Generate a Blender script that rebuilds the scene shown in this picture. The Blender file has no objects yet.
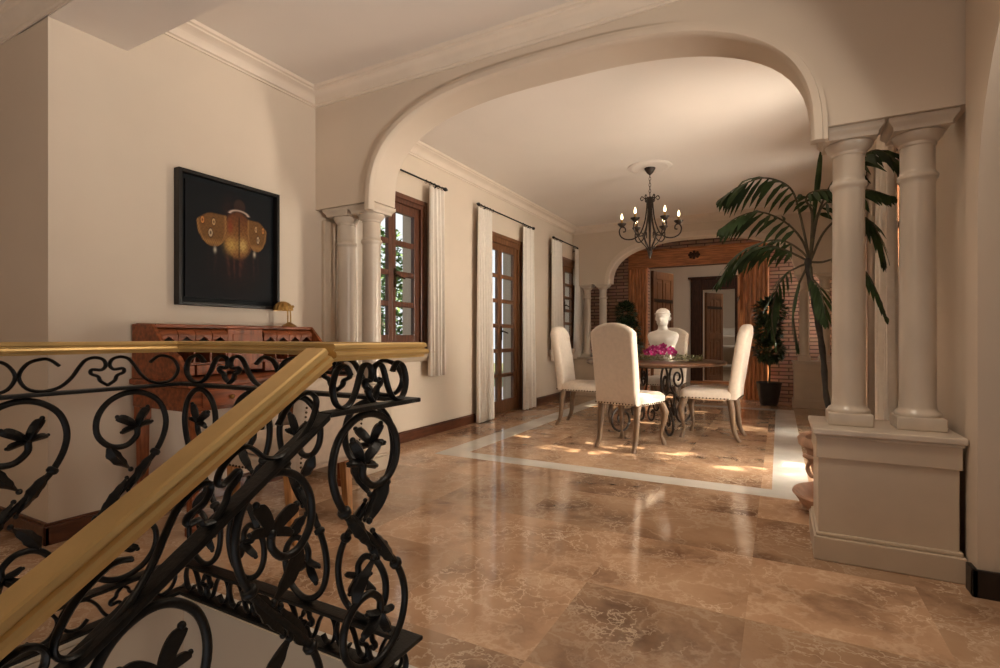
import bpy, math, random
from mathutils import Vector, Matrix
R = math.radians; PI = math.pi
random.seed(7)
SC = bpy.context.scene
COL = SC.collection

# ------------------------------------------------------------------ view calculations (site survey of the photograph)
F_PX, CX, CY, CAM_H, YAW = 518.0, 500.0, 337.0, 1.0, R(28.3)
_c, _s = math.cos(YAW), math.sin(YAW)
def ray(px, py):
    u = (px-CX)/F_PX
    return (-_s+u*_c, _c+u*_s, (CY-py)/F_PX)
def atY(px, py, y):
    r = ray(px, py); t = y/r[1]
    return Vector((r[0]*t, y, CAM_H+r[2]*t))

# ------------------------------------------------------------------ mesh builder
class MB:
    def __init__(s): s.v = []; s.f = []
    def add(s, vs, fs):
        o = len(s.v); s.v += [tuple(p) for p in vs]; s.f += [tuple(i+o for i in f) for f in fs]; return s
    def box(s, a, b):
        x0, y0, z0 = a; x1, y1, z1 = b
        return s.add([(x0,y0,z0),(x1,y0,z0),(x1,y1,z0),(x0,y1,z0),(x0,y0,z1),(x1,y0,z1),(x1,y1,z1),(x0,y1,z1)],
                     [(0,3,2,1),(4,5,6,7),(0,1,5,4),(1,2,6,5),(2,3,7,6),(3,0,4,7)])
    def tube(s, pts, r, n=8, closed=False, flat=None):
        """round bar along pts; r number or list; flat=(axis vector, factor) squashes the section along that axis"""
        pts = [Vector(p) for p in pts]; m = len(pts)
        rs = r if isinstance(r, (list, tuple)) else [r]*m
        T = []
        for i in range(m):
            a = pts[(i-1) % m] if (closed or i > 0) else pts[i]
            b = pts[(i+1) % m] if (closed or i < m-1) else pts[i]
            t = b-a
            T.append(t.normalized() if t.length > 1e-9 else Vector((0,0,1)))
        up = Vector((0,0,1)) if abs(T[0].z) < .9 else Vector((1,0,0))
        nrm = (up - T[0]*up.dot(T[0])).normalized()
        vs = []
        for i in range(m):
            nrm = nrm - T[i]*nrm.dot(T[i])
            if nrm.length < 1e-6:
                nrm = T[i].orthogonal()
            nrm.normalize(); bi = T[i].cross(nrm)
            for k in range(n):
                a = 2*PI*k/n
                off = (nrm*math.cos(a)+bi*math.sin(a))*rs[i]
                if flat:
                    ax, fac = flat; off = off + ax*(off.dot(ax)*(fac-1))
                vs.append(pts[i]+off)
        fs = []
        rng = m if closed else m-1
        for i in range(rng):
            j = (i+1) % m
            for k in range(n):
                fs.append((i*n+k, i*n+(k+1)%n, j*n+(k+1)%n, j*n+k))
        if not closed:
            fs.append(tuple(range(n-1,-1,-1))); fs.append(tuple((m-1)*n+k for k in range(n)))
        return s.add(vs, fs)
    def lathe(s, prof, c=(0,0,0), n=24, sx=1, sy=1):
        vs = []; fs = []; m = len(prof)
        for r, z in prof:
            for k in range(n):
                a = 2*PI*k/n
                vs.append((c[0]+max(r,1e-4)*sx*math.cos(a), c[1]+max(r,1e-4)*sy*math.sin(a), c[2]+z))
        for i in range(m-1):
            for k in range(n):
                fs.append((i*n+k, i*n+(k+1)%n, (i+1)*n+(k+1)%n, (i+1)*n+k))
        fs.append(tuple(range(n-1,-1,-1))); fs.append(tuple((m-1)*n+k for k in range(n)))
        return s.add(vs, fs)
    def ball(s, c, r, n=10, sc=(1,1,1)):
        prof = [(math.sin(PI*i/n)*r, -math.cos(PI*i/n)*r) for i in range(n+1)]
        o = len(s.v); s.lathe(prof, (0,0,0), max(8,n))
        for i in range(o, len(s.v)):
            v = s.v[i]; s.v[i] = (c[0]+v[0]*sc[0], c[1]+v[1]*sc[1], c[2]+v[2]*sc[2])
        return s
    def prism(s, pts, fn0, fn1):
        """outline pts (2D, CCW) between two maps to 3D"""
        n = len(pts); vs = [fn0(*p) for p in pts]+[fn1(*p) for p in pts]
        fs = [tuple(range(n-1,-1,-1)), tuple(range(n,2*n))]+[(i,(i+1)%n,n+(i+1)%n,n+i) for i in range(n)]
        return s.add(vs, fs)
    def rings(s, rings, cap=True, closed=True):
        n = len(rings[0]); vs = [p for r in rings for p in r]; fs = []
        for i in range(len(rings)-1):
            for k in range(n if closed else n-1):
                fs.append((i*n+k, i*n+(k+1)%n, (i+1)*n+(k+1)%n, (i+1)*n+k))
        if cap:
            fs.append(tuple(range(n-1,-1,-1))); fs.append(tuple((len(rings)-1)*n+k for k in range(n)))
        return s.add(vs, fs)
    def sweep(s, path, prof, closed=False, up=Vector((0,0,1))):
        """profile (side, up) along a path with mitred corners"""
        path = [Vector(p) for p in path]; m = len(path); rings = []
        for i in range(m):
            d0 = (path[i]-path[i-1]).normalized() if (i > 0 or closed) else None
            d1 = (path[(i+1) % m]-path[i]).normalized() if (i < m-1 or closed) else None
            if d0 is None: d0 = d1
            if d1 is None: d1 = d0
            t = (d0+d1).normalized(); side = t.cross(up).normalized()
            sd0 = d0.cross(up).normalized()
            k = 1/max(.3, side.dot(sd0))
            rings.append([path[i]+side*(a*k)+up*b for a, b in prof])
        if closed: rings.append(rings[0])
        return s.rings(rings, cap=not closed)
    def leafquad(s, p, d, w, L, nrm, bend=.25):
        d = d.normalized(); side = d.cross(nrm)
        if side.length < 1e-4: side = d.orthogonal()
        side.normalize(); n2 = side.cross(d)
        a = p; m1 = p+d*L*.45+n2*L*.08; b = p+d*L-n2*L*bend
        return s.add([a, m1+side*w*.5-n2*w*.12, m1, m1-side*w*.5-n2*w*.12, b], [(0,1,2),(0,2,3),(1,4,2),(2,4,3)])

def cr(pts, k=6, closed=False):
    """Catmull-Rom through points (any dimension)"""
    P = [Vector(p) for p in pts]; n = len(P); out = []
    segs = n if closed else n-1
    for i in range(segs):
        p0 = P[(i-1) % n] if (closed or i > 0) else P[0]*2-P[1]
        p1 = P[i]; p2 = P[(i+1) % n]
        p3 = P[(i+2) % n] if (closed or i < n-2) else P[n-1]*2-P[n-2]
        for j in range(k):
            t = j/k
            out.append(.5*((2*p1)+(p2-p0)*t+(2*p0-5*p1+4*p2-p3)*t*t+(3*p1-p0-3*p2+p3)*t**3))
    if not closed: out.append(P[-1])
    return out

# ------------------------------------------------------------------ materials
def srgb(r, g, b):
    f = lambda x: (x/255/12.92) if x/255 <= .04045 else ((x/255+.055)/1.055)**2.4
    return (f(r), f(g), f(b), 1)
def mat(name, col, rough=.6, metal=0, var=.12, scale=6, bump=0, bscale=60, stretch=(1,1,1), col2=None, sheen=0, trans=0, subsurf=0, coat=0, spec=.5):
    m = bpy.data.materials.new(name); m.use_nodes = True
    nt = m.node_tree; N = nt.nodes; Lk = nt.links; b = N['Principled BSDF']
    tc = N.new('ShaderNodeTexCoord'); mp = N.new('ShaderNodeMapping'); mp.inputs['Scale'].default_value = stretch
    Lk.new(tc.outputs['Object'], mp.inputs['Vector'])
    no = N.new('ShaderNodeTexNoise'); no.inputs['Scale'].default_value = scale; no.inputs['Detail'].default_value = 5
    Lk.new(mp.outputs[0], no.inputs['Vector'])
    rp = N.new('ShaderNodeValToRGB'); c = list(col)[:3]
    c2 = list(col2)[:3] if col2 else [min(1, x*(1+var)) for x in c]
    c1 = c if col2 else [x*(1-var) for x in c]
    rp.color_ramp.elements[0].position = .32; rp.color_ramp.elements[1].position = .68
    rp.color_ramp.elements[0].color = (*c1, 1); rp.color_ramp.elements[1].color = (*c2, 1)
    Lk.new(no.outputs['Fac'], rp.inputs['Fac']); Lk.new(rp.outputs['Color'], b.inputs['Base Color'])
    b.inputs['Specular IOR Level'].default_value = spec
    b.inputs['Roughness'].default_value = rough; b.inputs['Metallic'].default_value = metal
    if sheen: b.inputs['Sheen Weight'].default_value = sheen
    if trans: b.inputs['Transmission Weight'].default_value = trans
    if coat: b.inputs['Coat Weight'].default_value = coat; b.inputs['Coat Roughness'].default_value = .15
    if bump:
        n2 = N.new('ShaderNodeTexNoise'); n2.inputs['Scale'].default_value = bscale; n2.inputs['Detail'].default_value = 4
        Lk.new(mp.outputs[0], n2.inputs['Vector'])
        bp = N.new('ShaderNodeBump'); bp.inputs['Strength'].default_value = bump; bp.inputs['Distance'].default_value = .004
        Lk.new(n2.outputs['Fac'], bp.inputs['Height']); Lk.new(bp.outputs[0], b.inputs['Normal'])
    return m

M = {}
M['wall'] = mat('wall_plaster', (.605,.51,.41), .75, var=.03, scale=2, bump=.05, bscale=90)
M['ceil'] = mat('ceiling_paint', (.70,.635,.575), .5, var=.03, scale=1.5)
M['crown'] = mat('cornice_plaster', (.68,.58,.48), .6, var=.03)
M['marble_w'] = mat('white_marble', (.54,.46,.375), .28, var=.14, scale=5, stretch=(1,1,.35))
M['pedestal'] = mat('cream_stone', (.52,.425,.325), .4, var=.07, scale=4)
M['strip'] = mat('pale_marble_inlay', (.62,.58,.52), .10, var=.14, scale=3)
M['iron'] = mat('black_wrought_iron', (.006,.0055,.005), .40, .0, var=.35, scale=40, bump=.25, bscale=120, spec=.28)
M['bronze_iron'] = mat('dark_bronze_iron', (.030,.019,.013), .45, .5, var=.4, scale=40, bump=.2, bscale=120)
M['brass'] = mat('old_gilded_brass', (.60,.41,.165), .36, .62, var=.16, scale=5, bump=.06, bscale=50)
M['lampbrass'] = mat('antique_brass', (.42,.25,.08), .28, .9, var=.25, scale=20)
M['oak'] = mat('weathered_oak', (.15,.088,.047), .55, var=.35, scale=18, stretch=(3,3,.6), bump=.2)
M['mahog'] = mat('mahogany', (.20,.055,.018), .42, var=.45, scale=7, stretch=(6,1,6), spec=.3)
M['mahog_v'] = mat('mahogany_upright', (.23,.066,.022), .42, var=.45, scale=7, stretch=(6,6,1), spec=.3)
M['desk_shade'] = mat('shaded_recess_wood', (.016,.007,.004), .5, var=.3)  # shade inside the pigeonholes put into the colour
M['winwood'] = mat('window_wood', (.095,.033,.016), .4, var=.35, scale=9, stretch=(5,5,.8), coat=.15)
M['doorwood'] = mat('french_door_wood', (.145,.06,.024), .4, var=.35, scale=9, stretch=(5,5,.8), coat=.15)
M['pine'] = mat('orange_pine', (.40,.16,.06), .45, var=.45, scale=8, stretch=(8,8,.7), bump=.12)
M['pine_h'] = mat('orange_pine_beam', (.42,.165,.06), .45, var=.4, scale=8, stretch=(.7,8,8), bump=.12)
M['darkwood'] = mat('dark_walnut', (.045,.018,.009), .6, spec=.2, var=.4, scale=8, stretch=(6,6,.8))
M['base'] = mat('skirting_wood', (.085,.027,.012), .35, var=.35, scale=8, stretch=(6,1,6), coat=.3)
M['base_shaded'] = mat('shaded_skirting', (.012,.008,.007), .4, var=.3)  # wooden skirting with its shadow painted in as near-black
M['linen'] = mat('oatmeal_linen', (.64,.545,.45), .85, var=.05, scale=30, bump=.12, bscale=350, sheen=.15)
M['linen2'] = mat('beige_linen', (.56,.45,.35), .85, var=.06, scale=30, bump=.12, bscale=350, sheen=.15)
M['nail'] = mat('antique_nailhead', (.09,.06,.035), .35, .85, var=.3)
M['palewood'] = mat('honey_beech', (.42,.20,.07), .45, var=.3, scale=12, stretch=(4,4,.7))
M['tabletop'] = mat('table_walnut', (.10,.045,.022), .3, var=.4, scale=8, stretch=(1,6,6), coat=.3)
M['plaster'] = mat('white_plaster_cast', (.80,.75,.68), .6, var=.04, scale=8)
M['frame_black'] = mat('black_picture_frame', (.010,.008,.007), .4, var=.3, spec=.3)
M['slip'] = mat('dark_frame_slip', (.007,.009,.011), .6, var=.2, spec=.15)
M['leaf'] = mat('palm_leaf', (.034,.060,.020), .5, var=.5, scale=9, spec=.2)
M['leaf2'] = mat('ficus_leaf', (.022,.048,.016), .4, var=.5, scale=14)
M['stem'] = mat('palm_stem', (.075,.06,.03), .6, var=.4, scale=30)
M['trunk'] = mat('thin_trunk', (.035,.027,.02), .7, var=.4, scale=30, bump=.3)
M['garden'] = mat('garden_leaf', (.10,.19,.045), .55, var=.6, scale=7)
M['lawn'] = mat('garden_ground', (.14,.15,.07), .9, var=.3, scale=3)
M['terracotta'] = mat('pale_terracotta', (.47,.285,.19), .7, var=.22, scale=12, bump=.3, bscale=40)
M['soil'] = mat('potting_soil', (.02,.014,.009), .95, var=.4, scale=40, bump=.6)
M['darkpot'] = mat('charcoal_pot', (.022,.019,.018), .5, var=.3, scale=15)
M['petal'] = mat('magenta_petal', (.42,.012,.15), .5, var=.45, scale=25)
M['petal_w'] = mat('petal_throat', (.75,.55,.62), .5, var=.2)
M['moss'] = mat('trailing_greenery', (.25,.25,.12), .7, var=.5, scale=25)
M['cabinet'] = mat('white_painted_wood', (.55,.50,.43), .5, var=.05)
M['handle'] = mat('dark_bronze_handle', (.05,.03,.015), .35, .8, var=.2)
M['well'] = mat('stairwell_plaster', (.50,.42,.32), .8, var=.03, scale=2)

def mat_curtain():
    m = mat('white_linen_curtain', (.86,.80,.73), .85, var=.04, scale=30, bump=.06, bscale=300)
    nt = m.node_tree; N = nt.nodes; L = nt.links
    tr = N.new('ShaderNodeBsdfTranslucent'); tr.inputs[0].default_value = (.8,.7,.56,1)
    mx = N.new('ShaderNodeMixShader'); mx.inputs[0].default_value = .15
    out = [n for n in N if n.type == 'OUTPUT_MATERIAL'][0]
    L.new(N['Principled BSDF'].outputs[0], mx.inputs[1]); L.new(tr.outputs[0], mx.inputs[2]); L.new(mx.outputs[0], out.inputs[0])
    return m
M['curtain'] = mat_curtain()
def mat_glass():
    m = bpy.data.materials.new('window_glass'); m.use_nodes = True; nt = m.node_tree; N = nt.nodes; L = nt.links
    N.remove(N['Principled BSDF'])
    t = N.new('ShaderNodeBsdfTransparent'); t.inputs[0].default_value = (.93,.95,.95,1)
    g = N.new('ShaderNodeBsdfGlossy'); g.inputs['Roughness'].default_value = .03
    lw = N.new('ShaderNodeLayerWeight'); pw = N.new('ShaderNodeMath'); pw.operation = 'POWER'; pw.inputs[1].default_value = 5
    fr = N.new('ShaderNodeMath'); fr.operation = 'MULTIPLY_ADD'; fr.inputs[1].default_value = .7; fr.inputs[2].default_value = .03
    L.new(lw.outputs['Facing'], pw.inputs[0]); L.new(pw.outputs[0], fr.inputs[0])
    mx = N.new('ShaderNodeMixShader')
    L.new(fr.outputs[0], mx.inputs[0]); L.new(t.outputs[0], mx.inputs[1]); L.new(g.outputs[0], mx.inputs[2])
    L.new(mx.outputs[0], [n for n in N if n.type == 'OUTPUT_MATERIAL'][0].inputs[0])
    return m
M['glass'] = mat_glass()
def mat_emit(name, col, st):
    m = bpy.data.materials.new(name); m.use_nodes = True; b = m.node_tree.nodes['Principled BSDF']
    b.inputs['Base Color'].default_value = (.9,.8,.6,1)
    b.inputs['Emission Color'].default_value = (*col, 1); b.inputs['Emission Strength'].default_value = st
    return m
M['bulb'] = mat_emit('lit_candle_bulb', (1,.74,.42), 4)

def mat_brick():
    m = bpy.data.materials.new('thin_red_brick'); m.use_nodes = True; nt = m.node_tree; N = nt.nodes; L = nt.links; b = N['Principled BSDF']
    tc = N.new('ShaderNodeTexCoord'); sp = N.new('ShaderNodeSeparateXYZ'); cb = N.new('ShaderNodeCombineXYZ')
    L.new(tc.outputs['Object'], sp.inputs[0]); L.new(sp.outputs['X'], cb.inputs['X']); L.new(sp.outputs['Z'], cb.inputs['Y'])
    br = N.new('ShaderNodeTexBrick'); L.new(cb.outputs[0], br.inputs['Vector'])
    br.inputs['Scale'].default_value = 1; br.inputs['Brick Width'].default_value = .27; br.inputs['Row Height'].default_value = .058
    br.inputs['Mortar Size'].default_value = .009; br.inputs['Mortar Smooth'].default_value = .2
    br.inputs['Color1'].default_value = (.44,.25,.18,1); br.inputs['Color2'].default_value = (.58,.38,.29,1); br.inputs['Mortar'].default_value = (.16,.10,.08,1)
    no = N.new('ShaderNodeTexNoise'); no.inputs['Scale'].default_value = 12
    L.new(tc.outputs['Object'], no.inputs['Vector'])
    mx = N.new('ShaderNodeMixRGB'); mx.blend_type = 'MULTIPLY'; mx.inputs[0].default_value = .35
    L.new(br.outputs['Color'], mx.inputs[1]); L.new(no.outputs['Color'], mx.inputs[2]); L.new(mx.outputs[0], b.inputs['Base Color'])
    bp = N.new('ShaderNodeBump'); bp.inputs['Strength'].default_value = .8; bp.inputs['Distance'].default_value = .01; bp.invert = True
    L.new(br.outputs['Fac'], bp.inputs['Height']); L.new(bp.outputs[0], b.inputs['Normal'])
    b.inputs['Roughness'].default_value = .85
    return m
M['brick'] = mat_brick()

def mat_floor():
    m = bpy.data.materials.new('brown_emperador_marble'); m.use_nodes = True; nt = m.node_tree; N = nt.nodes; L = nt.links; b = N['Principled BSDF']
    def node(t, **kw):
        n = N.new(t)
        for k, v in kw.items(): setattr(n, k, v)
        return n
    tc = node('ShaderNodeTexCoord')
    T = .585
    off = node('ShaderNodeVectorMath', operation='ADD'); off.inputs[1].default_value = (.69+T*20, -2.03+T*20, 0)
    L.new(tc.outputs['Object'], off.inputs[0])
    sc = node('ShaderNodeVectorMath', operation='SCALE'); sc.inputs['Scale'].default_value = 1/T
    L.new(off.outputs[0], sc.inputs[0])
    fl = node('ShaderNodeVectorMath', operation='FLOOR'); L.new(sc.outputs[0], fl.inputs[0])
    fz = node('ShaderNodeVectorMath', operation='MULTIPLY'); fz.inputs[1].default_value = (1,1,0); L.new(fl.outputs[0], fz.inputs[0])
    wn = node('ShaderNodeTexWhiteNoise'); wn.noise_dimensions = '3D'; L.new(fz.outputs[0], wn.inputs['Vector'])
    # vein coordinates shift from tile to tile
    sh = node('ShaderNodeVectorMath', operation='SCALE'); sh.inputs['Scale'].default_value = 9; L.new(wn.outputs['Color'], sh.inputs[0])
    co = node('ShaderNodeVectorMath', operation='ADD'); L.new(tc.outputs['Object'], co.inputs[0]); L.new(sh.outputs[0], co.inputs[1])
    n1 = node('ShaderNodeTexNoise'); n1.inputs['Scale'].default_value = 2.2; n1.inputs['Detail'].default_value = 6; n1.inputs['Roughness'].default_value = .62
    L.new(co.outputs[0], n1.inputs['Vector'])
    ns = node('ShaderNodeVectorMath', operation='SCALE'); ns.inputs['Scale'].default_value = .75; L.new(n1.outputs['Color'], ns.inputs[0])
    dv = node('ShaderNodeVectorMath', operation='ADD'); L.new(co.outputs[0], dv.inputs[0]); L.new(ns.outputs[0], dv.inputs[1])
    def veins(scale, width):
        v = node('ShaderNodeTexVoronoi', feature='DISTANCE_TO_EDGE'); v.inputs['Scale'].default_value = scale
        L.new(dv.outputs[0], v.inputs['Vector'])
        r = node('ShaderNodeMapRange'); r.inputs['From Min'].default_value = 0; r.inputs['From Max'].default_value = width
        r.inputs['To Min'].default_value = 1; r.inputs['To Max'].default_value = 0; L.new(v.outputs['Distance'], r.inputs['Value'])
        return r
    v1 = veins(3.0, .05); v2 = veins(9.0, .06)
    n3 = node('ShaderNodeTexNoise'); n3.inputs['Scale'].default_value = 2.6; n3.inputs['Detail'].default_value = 3; L.new(co.outputs[0], n3.inputs['Vector'])
    mk = node('ShaderNodeMapRange'); mk.inputs['From Min'].default_value = .40; mk.inputs['From Max'].default_value = .60; L.new(n3.outputs['Fac'], mk.inputs['Value'])
    m2 = node('ShaderNodeMath', operation='MULTIPLY'); L.new(v2.outputs[0], m2.inputs[0]); L.new(mk.outputs[0], m2.inputs[1])
    m1 = node('ShaderNodeMath', operation='MULTIPLY'); m1.inputs[1].default_value = .8; L.new(v1.outputs[0], m1.inputs[0])
    m1b = node('ShaderNodeMath', operation='MULTIPLY'); L.new(m1.outputs[0], m1b.inputs[0]); L.new(n1.outputs['Fac'], m1b.inputs[1])
    mm = node('ShaderNodeMath', operation='MAXIMUM'); L.new(m1b.outputs[0], mm.inputs[0]); L.new(m2.outputs[0], mm.inputs[1])
    rp = node('ShaderNodeValToRGB'); e = rp.color_ramp.elements
    e[0].position = .30; e[0].color = (.17,.092,.055,1); e[1].position = .72; e[1].color = (.60,.40,.255,1)
    e2 = rp.color_ramp.elements.new(.5); e2.color = (.48,.295,.18,1)
    L.new(n1.outputs['Fac'], rp.inputs['Fac'])
    vm = node('ShaderNodeMixRGB'); vm.inputs[2].default_value = (.74,.55,.39,1); L.new(mm.outputs[0], vm.inputs[0]); L.new(rp.outputs[0], vm.inputs[1])
    tr = node('ShaderNodeMapRange'); tr.inputs['To Min'].default_value = .68; tr.inputs['To Max'].default_value = 1.12; L.new(wn.outputs['Value'], tr.inputs['Value'])
    tm = node('ShaderNodeMixRGB', blend_type='MULTIPLY'); tm.inputs[0].default_value = 1; L.new(vm.outputs[0], tm.inputs[1]); L.new(tr.outputs[0], tm.inputs[2])
    L.new(tm.outputs[0], b.inputs['Base Color'])
    b.inputs['Roughness'].default_value = .10
    b.inputs['Specular IOR Level'].default_value = .62
    return m
M['floor'] = mat_floor()

# ------------------------------------------------------------------ objects
INFO = {}
def thing(name, label, cat, loc=(0,0,0), rz=0, group=None):
    o = bpy.data.objects.new(name, None); COL.objects.link(o)
    o.location = loc; o.rotation_euler = (0,0,rz); o['label'] = label; o['category'] = cat; o.empty_display_size = .1
    if group: o['group'] = group
    INFO[o.name] = Matrix.Translation(Vector(loc)) @ Matrix.Rotation(rz, 4, 'Z')
    return o
def obj(name, mb, m, parent=None, smooth=True, bevel=0, segs=2, world=False, subsurf=0, ang=40, label=None):
    me = bpy.data.meshes.new(name)
    vs = mb.v
    if world and parent is not None:
        p = parent
        while p.parent: p = p.parent
        if p.name in INFO:
            inv = INFO[p.name].inverted(); vs = [tuple(inv @ Vector(v)) for v in vs]
    me.from_pydata(vs, [], mb.f); me.validate(); me.update()
    o = bpy.data.objects.new(name, me); COL.objects.link(o)
    for mm in (m if isinstance(m, (list, tuple)) else [m]): me.materials.append(mm)
    if smooth:
        me.shade_smooth(); me.set_sharp_from_angle(angle=R(ang))
    if bevel:
        b = o.modifiers.new('bevel', 'BEVEL'); b.width = bevel; b.segments = segs; b.limit_method = 'ANGLE'; b.angle_limit = R(35)
    if subsurf:
        ss = o.modifiers.new('smooth', 'SUBSURF'); ss.levels = subsurf; ss.render_levels = subsurf
    if parent is not None: o.parent = parent
    if label: o['label'] = label
    return o
def tag(o, label, cat, group=None):
    o['label'] = label; o['category'] = cat
    if group: o['group'] = group
    return o
def struct(name, mb, m, parent=None, **kw):
    o = obj(name, mb, m, parent, **kw)
    if parent is None: o['kind'] = 'structure'
    return o
def dup(root, name_label, loc, rz, group=None):
    r = root.copy(); COL.objects.link(r); r.location = loc; r.rotation_euler = (0,0,rz); r['label'] = name_label
    if group: r['group'] = group
    for ch in list(root.children):
        c = ch.copy(); COL.objects.link(c); c.parent = r
        for g in list(ch.children):
            d = g.copy(); COL.objects.link(d); d.parent = c
    return r

# ================================================================== SETTING
XL, XR = -3.14, .70          # side walls of the dining room
XF = -3.10                   # foyer face of the left wall
YA, YAB = 2.80, 3.04         # front arch wall
YB, YBB = 8.50, 8.76         # far arch wall
YW = 9.15                    # brick wall
ZD, ZF, ZH = 2.87, 2.835, 2.65
FX = -1.98; FY = 1.15; CXR = -.90   # stairwell railing lines

fl = MB()
fl.box((-5.2,FY+.03,-.25), (4.2,9.15,0)).box((-5.2,-4.2,-.25), (FX-.035,FY+.03,0)).box((.75,-4.2,-.25), (4.2,FY+.03,0))
struct('floor', fl, M['floor'], smooth=False)
hf = MB().box((-3.6,9.15,-.25), (1.4,17.2,0))
struct('floor_hall', hf, mat('hall_travertine', (.40,.30,.21), .15, var=.15, scale=3), smooth=False)
# pale marble borders set in the floor
b = MB()
b.box((-2.60,3.65,0), (.18,3.83,.0012)).box((-2.60,3.83,0), (-2.37,7.95,.0012)).box((-.04,3.83,0), (.18,7.95,.0012)).box((-2.60,7.95,0), (.18,8.13,.0012))
struct('trim_1', b, M['strip'], smooth=False)
b = MB().box((FX-.115,-4.2,0), (FX-.035,FY+.03,.0012)).box((FX-.115,FY+.03,0), (.75,FY+.11,.0012))
struct('trim_2', b, M['strip'], smooth=False)

# stairwell below the railing
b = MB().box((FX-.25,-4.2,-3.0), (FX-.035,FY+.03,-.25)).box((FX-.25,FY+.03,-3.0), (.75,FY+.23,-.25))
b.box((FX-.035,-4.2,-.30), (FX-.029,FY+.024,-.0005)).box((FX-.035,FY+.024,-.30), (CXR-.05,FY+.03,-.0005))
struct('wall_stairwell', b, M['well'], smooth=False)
b = MB().box((FX-.25,-4.2,-3.1), (.9,1.35,-3.0))
struct('floor_lower', b, M['floor'], smooth=False)
b = MB()
for k in range(12):
    y1 = FY+.025-.27*k; z1 = -.17*(k+1)
    b.box((CXR-.04, y1-.27, z1-.5), (.72, y1, z1))
struct('stairs', b, M['pedestal'], smooth=False, bevel=.006)

# ------------------------------------------------ left wall with three openings
OPEN_L = [(3.28,4.23,.86,2.33), (5.28,6.44,0,2.29), (7.50,8.70,.80,2.30)]
def wall_with_openings(x0, x1, y0, y1, z1, ops):
    w = MB(); y = y0
    for a, c, zb, zt in ops:
        w.box((x0,y,0), (x1,a,z1))
        if zb > 0: w.box((x0,a,0), (x1,c,zb))
        w.box((x0,a,zt), (x1,c,z1)); y = c
    w.box((x0,y,0), (x1,y1,z1)); return w
wl = wall_with_openings(XL-.28, XL, 1.165, YW, ZD, OPEN_L); wl.box((XL,1.165,0), (XF,YAB,ZD))
struct('wall_left', wl, M['wall'], smooth=False)
OPEN_R = [(4.02,4.98,0,2.29), (5.85,6.60,0,2.29), (6.95,7.65,.80,2.30), (8.80,9.12,.80,2.25)]  # last opening on the right is invented to let light reach the brick
struct('wall_right', wall_with_openings(XR, XR+.28, 3.04, YW, ZD, OPEN_R), M['wall'], smooth=False)
# stair hall walls and the far sides of the rooms beyond the frame
struct('wall_stair', MB().box((-5.2,1.165,0), (XL-.28,1.47,ZD)), M['wall'], smooth=False)
struct('wall_behind', MB().box((-5.4,-4.4,-.25), (4.2,-4.2,ZD)), M['wall'], smooth=False)
struct('wall_far_left', MB().box((-5.4,-4.2,0), (-5.2,1.47,ZD)), M['wall'], smooth=False)
struct('wall_far_right', MB().box((4.0,-4.2,0), (4.2,3.1,ZD)), M['wall'], smooth=False)

# ------------------------------------------------ arch helper
def arch(x0, x1, zs, h, n, N=36):
    """points from (x1, zs) over the crown to (x0, zs)"""
    cx = (x0+x1)/2; a = (x1-x0)/2; out = []
    for i in range(N+1):
        t = PI*i/N
        c, s = math.cos(t), math.sin(t)
        out.append((cx+a*math.copysign(abs(c)**(2/n), c), zs+h*abs(s)**(2/n)))
    return out
def arch_wall(y0, y1, xl, xr, ax0, ax1, zs, h, n, ztop, zcap):
    pts = [(xl,zcap), (ax0,zcap)]
    pts += list(reversed(arch(ax0, ax1, zs, h, n)))
    pts += [(ax1,zcap), (xr,zcap), (xr,ztop), (xl,ztop)]
    # the arch begins at the capitals
    out = []
    for p in pts:
        if not out or (abs(p[0]-out[-1][0])+abs(p[1]-out[-1][1])) > 1e-4: out.append(p)
    w = MB(); w.prism(out, lambda x, z: (x,y1,z), lambda x, z: (x,y0,z)); return w
def archivolt(y0, y1, ax0, ax1, zs, h, n, wid):
    """moulded band round an arch opening, between y0 (front) and y1"""
    inner = arch(ax0, ax1, zs, h, n, 48)
    w = MB(); rings = []
    for i, (x, z) in enumerate(inner):
        a = inner[max(0,i-1)]; c = inner[min(len(inner)-1,i+1)]
        tx, tz = c[0]-a[0], c[1]-a[1]; l = math.hypot(tx, tz); nx, nz = tz/l, -tx/l
        rings.append([(x+nx*o, y, z+nz*o) for o, y in ((-.006,y1),(-.006,y0+.012),(.004,y0),(wid*.55,y0),(wid*.62,y0+.012),(wid*.9,y0+.012),(wid,y1))])
    w.rings(rings); return w
AX0, AX1, AZS, AH, AN = -2.53, .14, 1.90, .71, 2.8
w = arch_wall(YA, YAB, XL, XR, AX0, AX1, AZS+.065, AH-.065, AN, ZD, AZS+.065)
struct('wall_arch', w, M['wall'], smooth=True, ang=30)
struct('trim_3', archivolt(YA-.04, YA+.01, AX0, AX1, AZS, AH, AN, .062), M['wall'], ang=50)
BX0, BX1 = -2.50, .20
w = arch_wall(YB, YBB, XL, XR, BX0, BX1, 1.90, .66, 2.5, ZD, 1.90)
struct('wall_back', w, M['wall'], smooth=True, ang=30)
struct('trim_4', archivolt(YB-.028, YB+.01, BX0, BX1, 1.885, .675, 2.5, .085), M['crown'], ang=50)

# right hand wall of the foyer with its own archway towards the camera
pts = [(2.78,0), (2.78,ZD), (-.6,ZD), (-.6,0), (.06,0)]
arc = arch(.06, 2.635, 1.48, 1.06, 2.05)
pts += list(reversed(arc)) + [(2.635,0)]
w = MB(); w.prism(pts, lambda y, z: (.675,y,z), lambda y, z: (.99,y,z))
struct('wall_foyer_right', w, M['wall'], ang=30)
b = MB().box((.655,2.615,0), (1.0,2.633,.105)).box((.655,2.615,0), (.674,2.70,.105))
struct('baseboard_right', b, M['base_shaded'], smooth=False, bevel=.003)
struct('wall_side_room', MB().box((.70,2.79,0), (4.2,YAB,ZD)), M['wall'], smooth=False)
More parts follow.
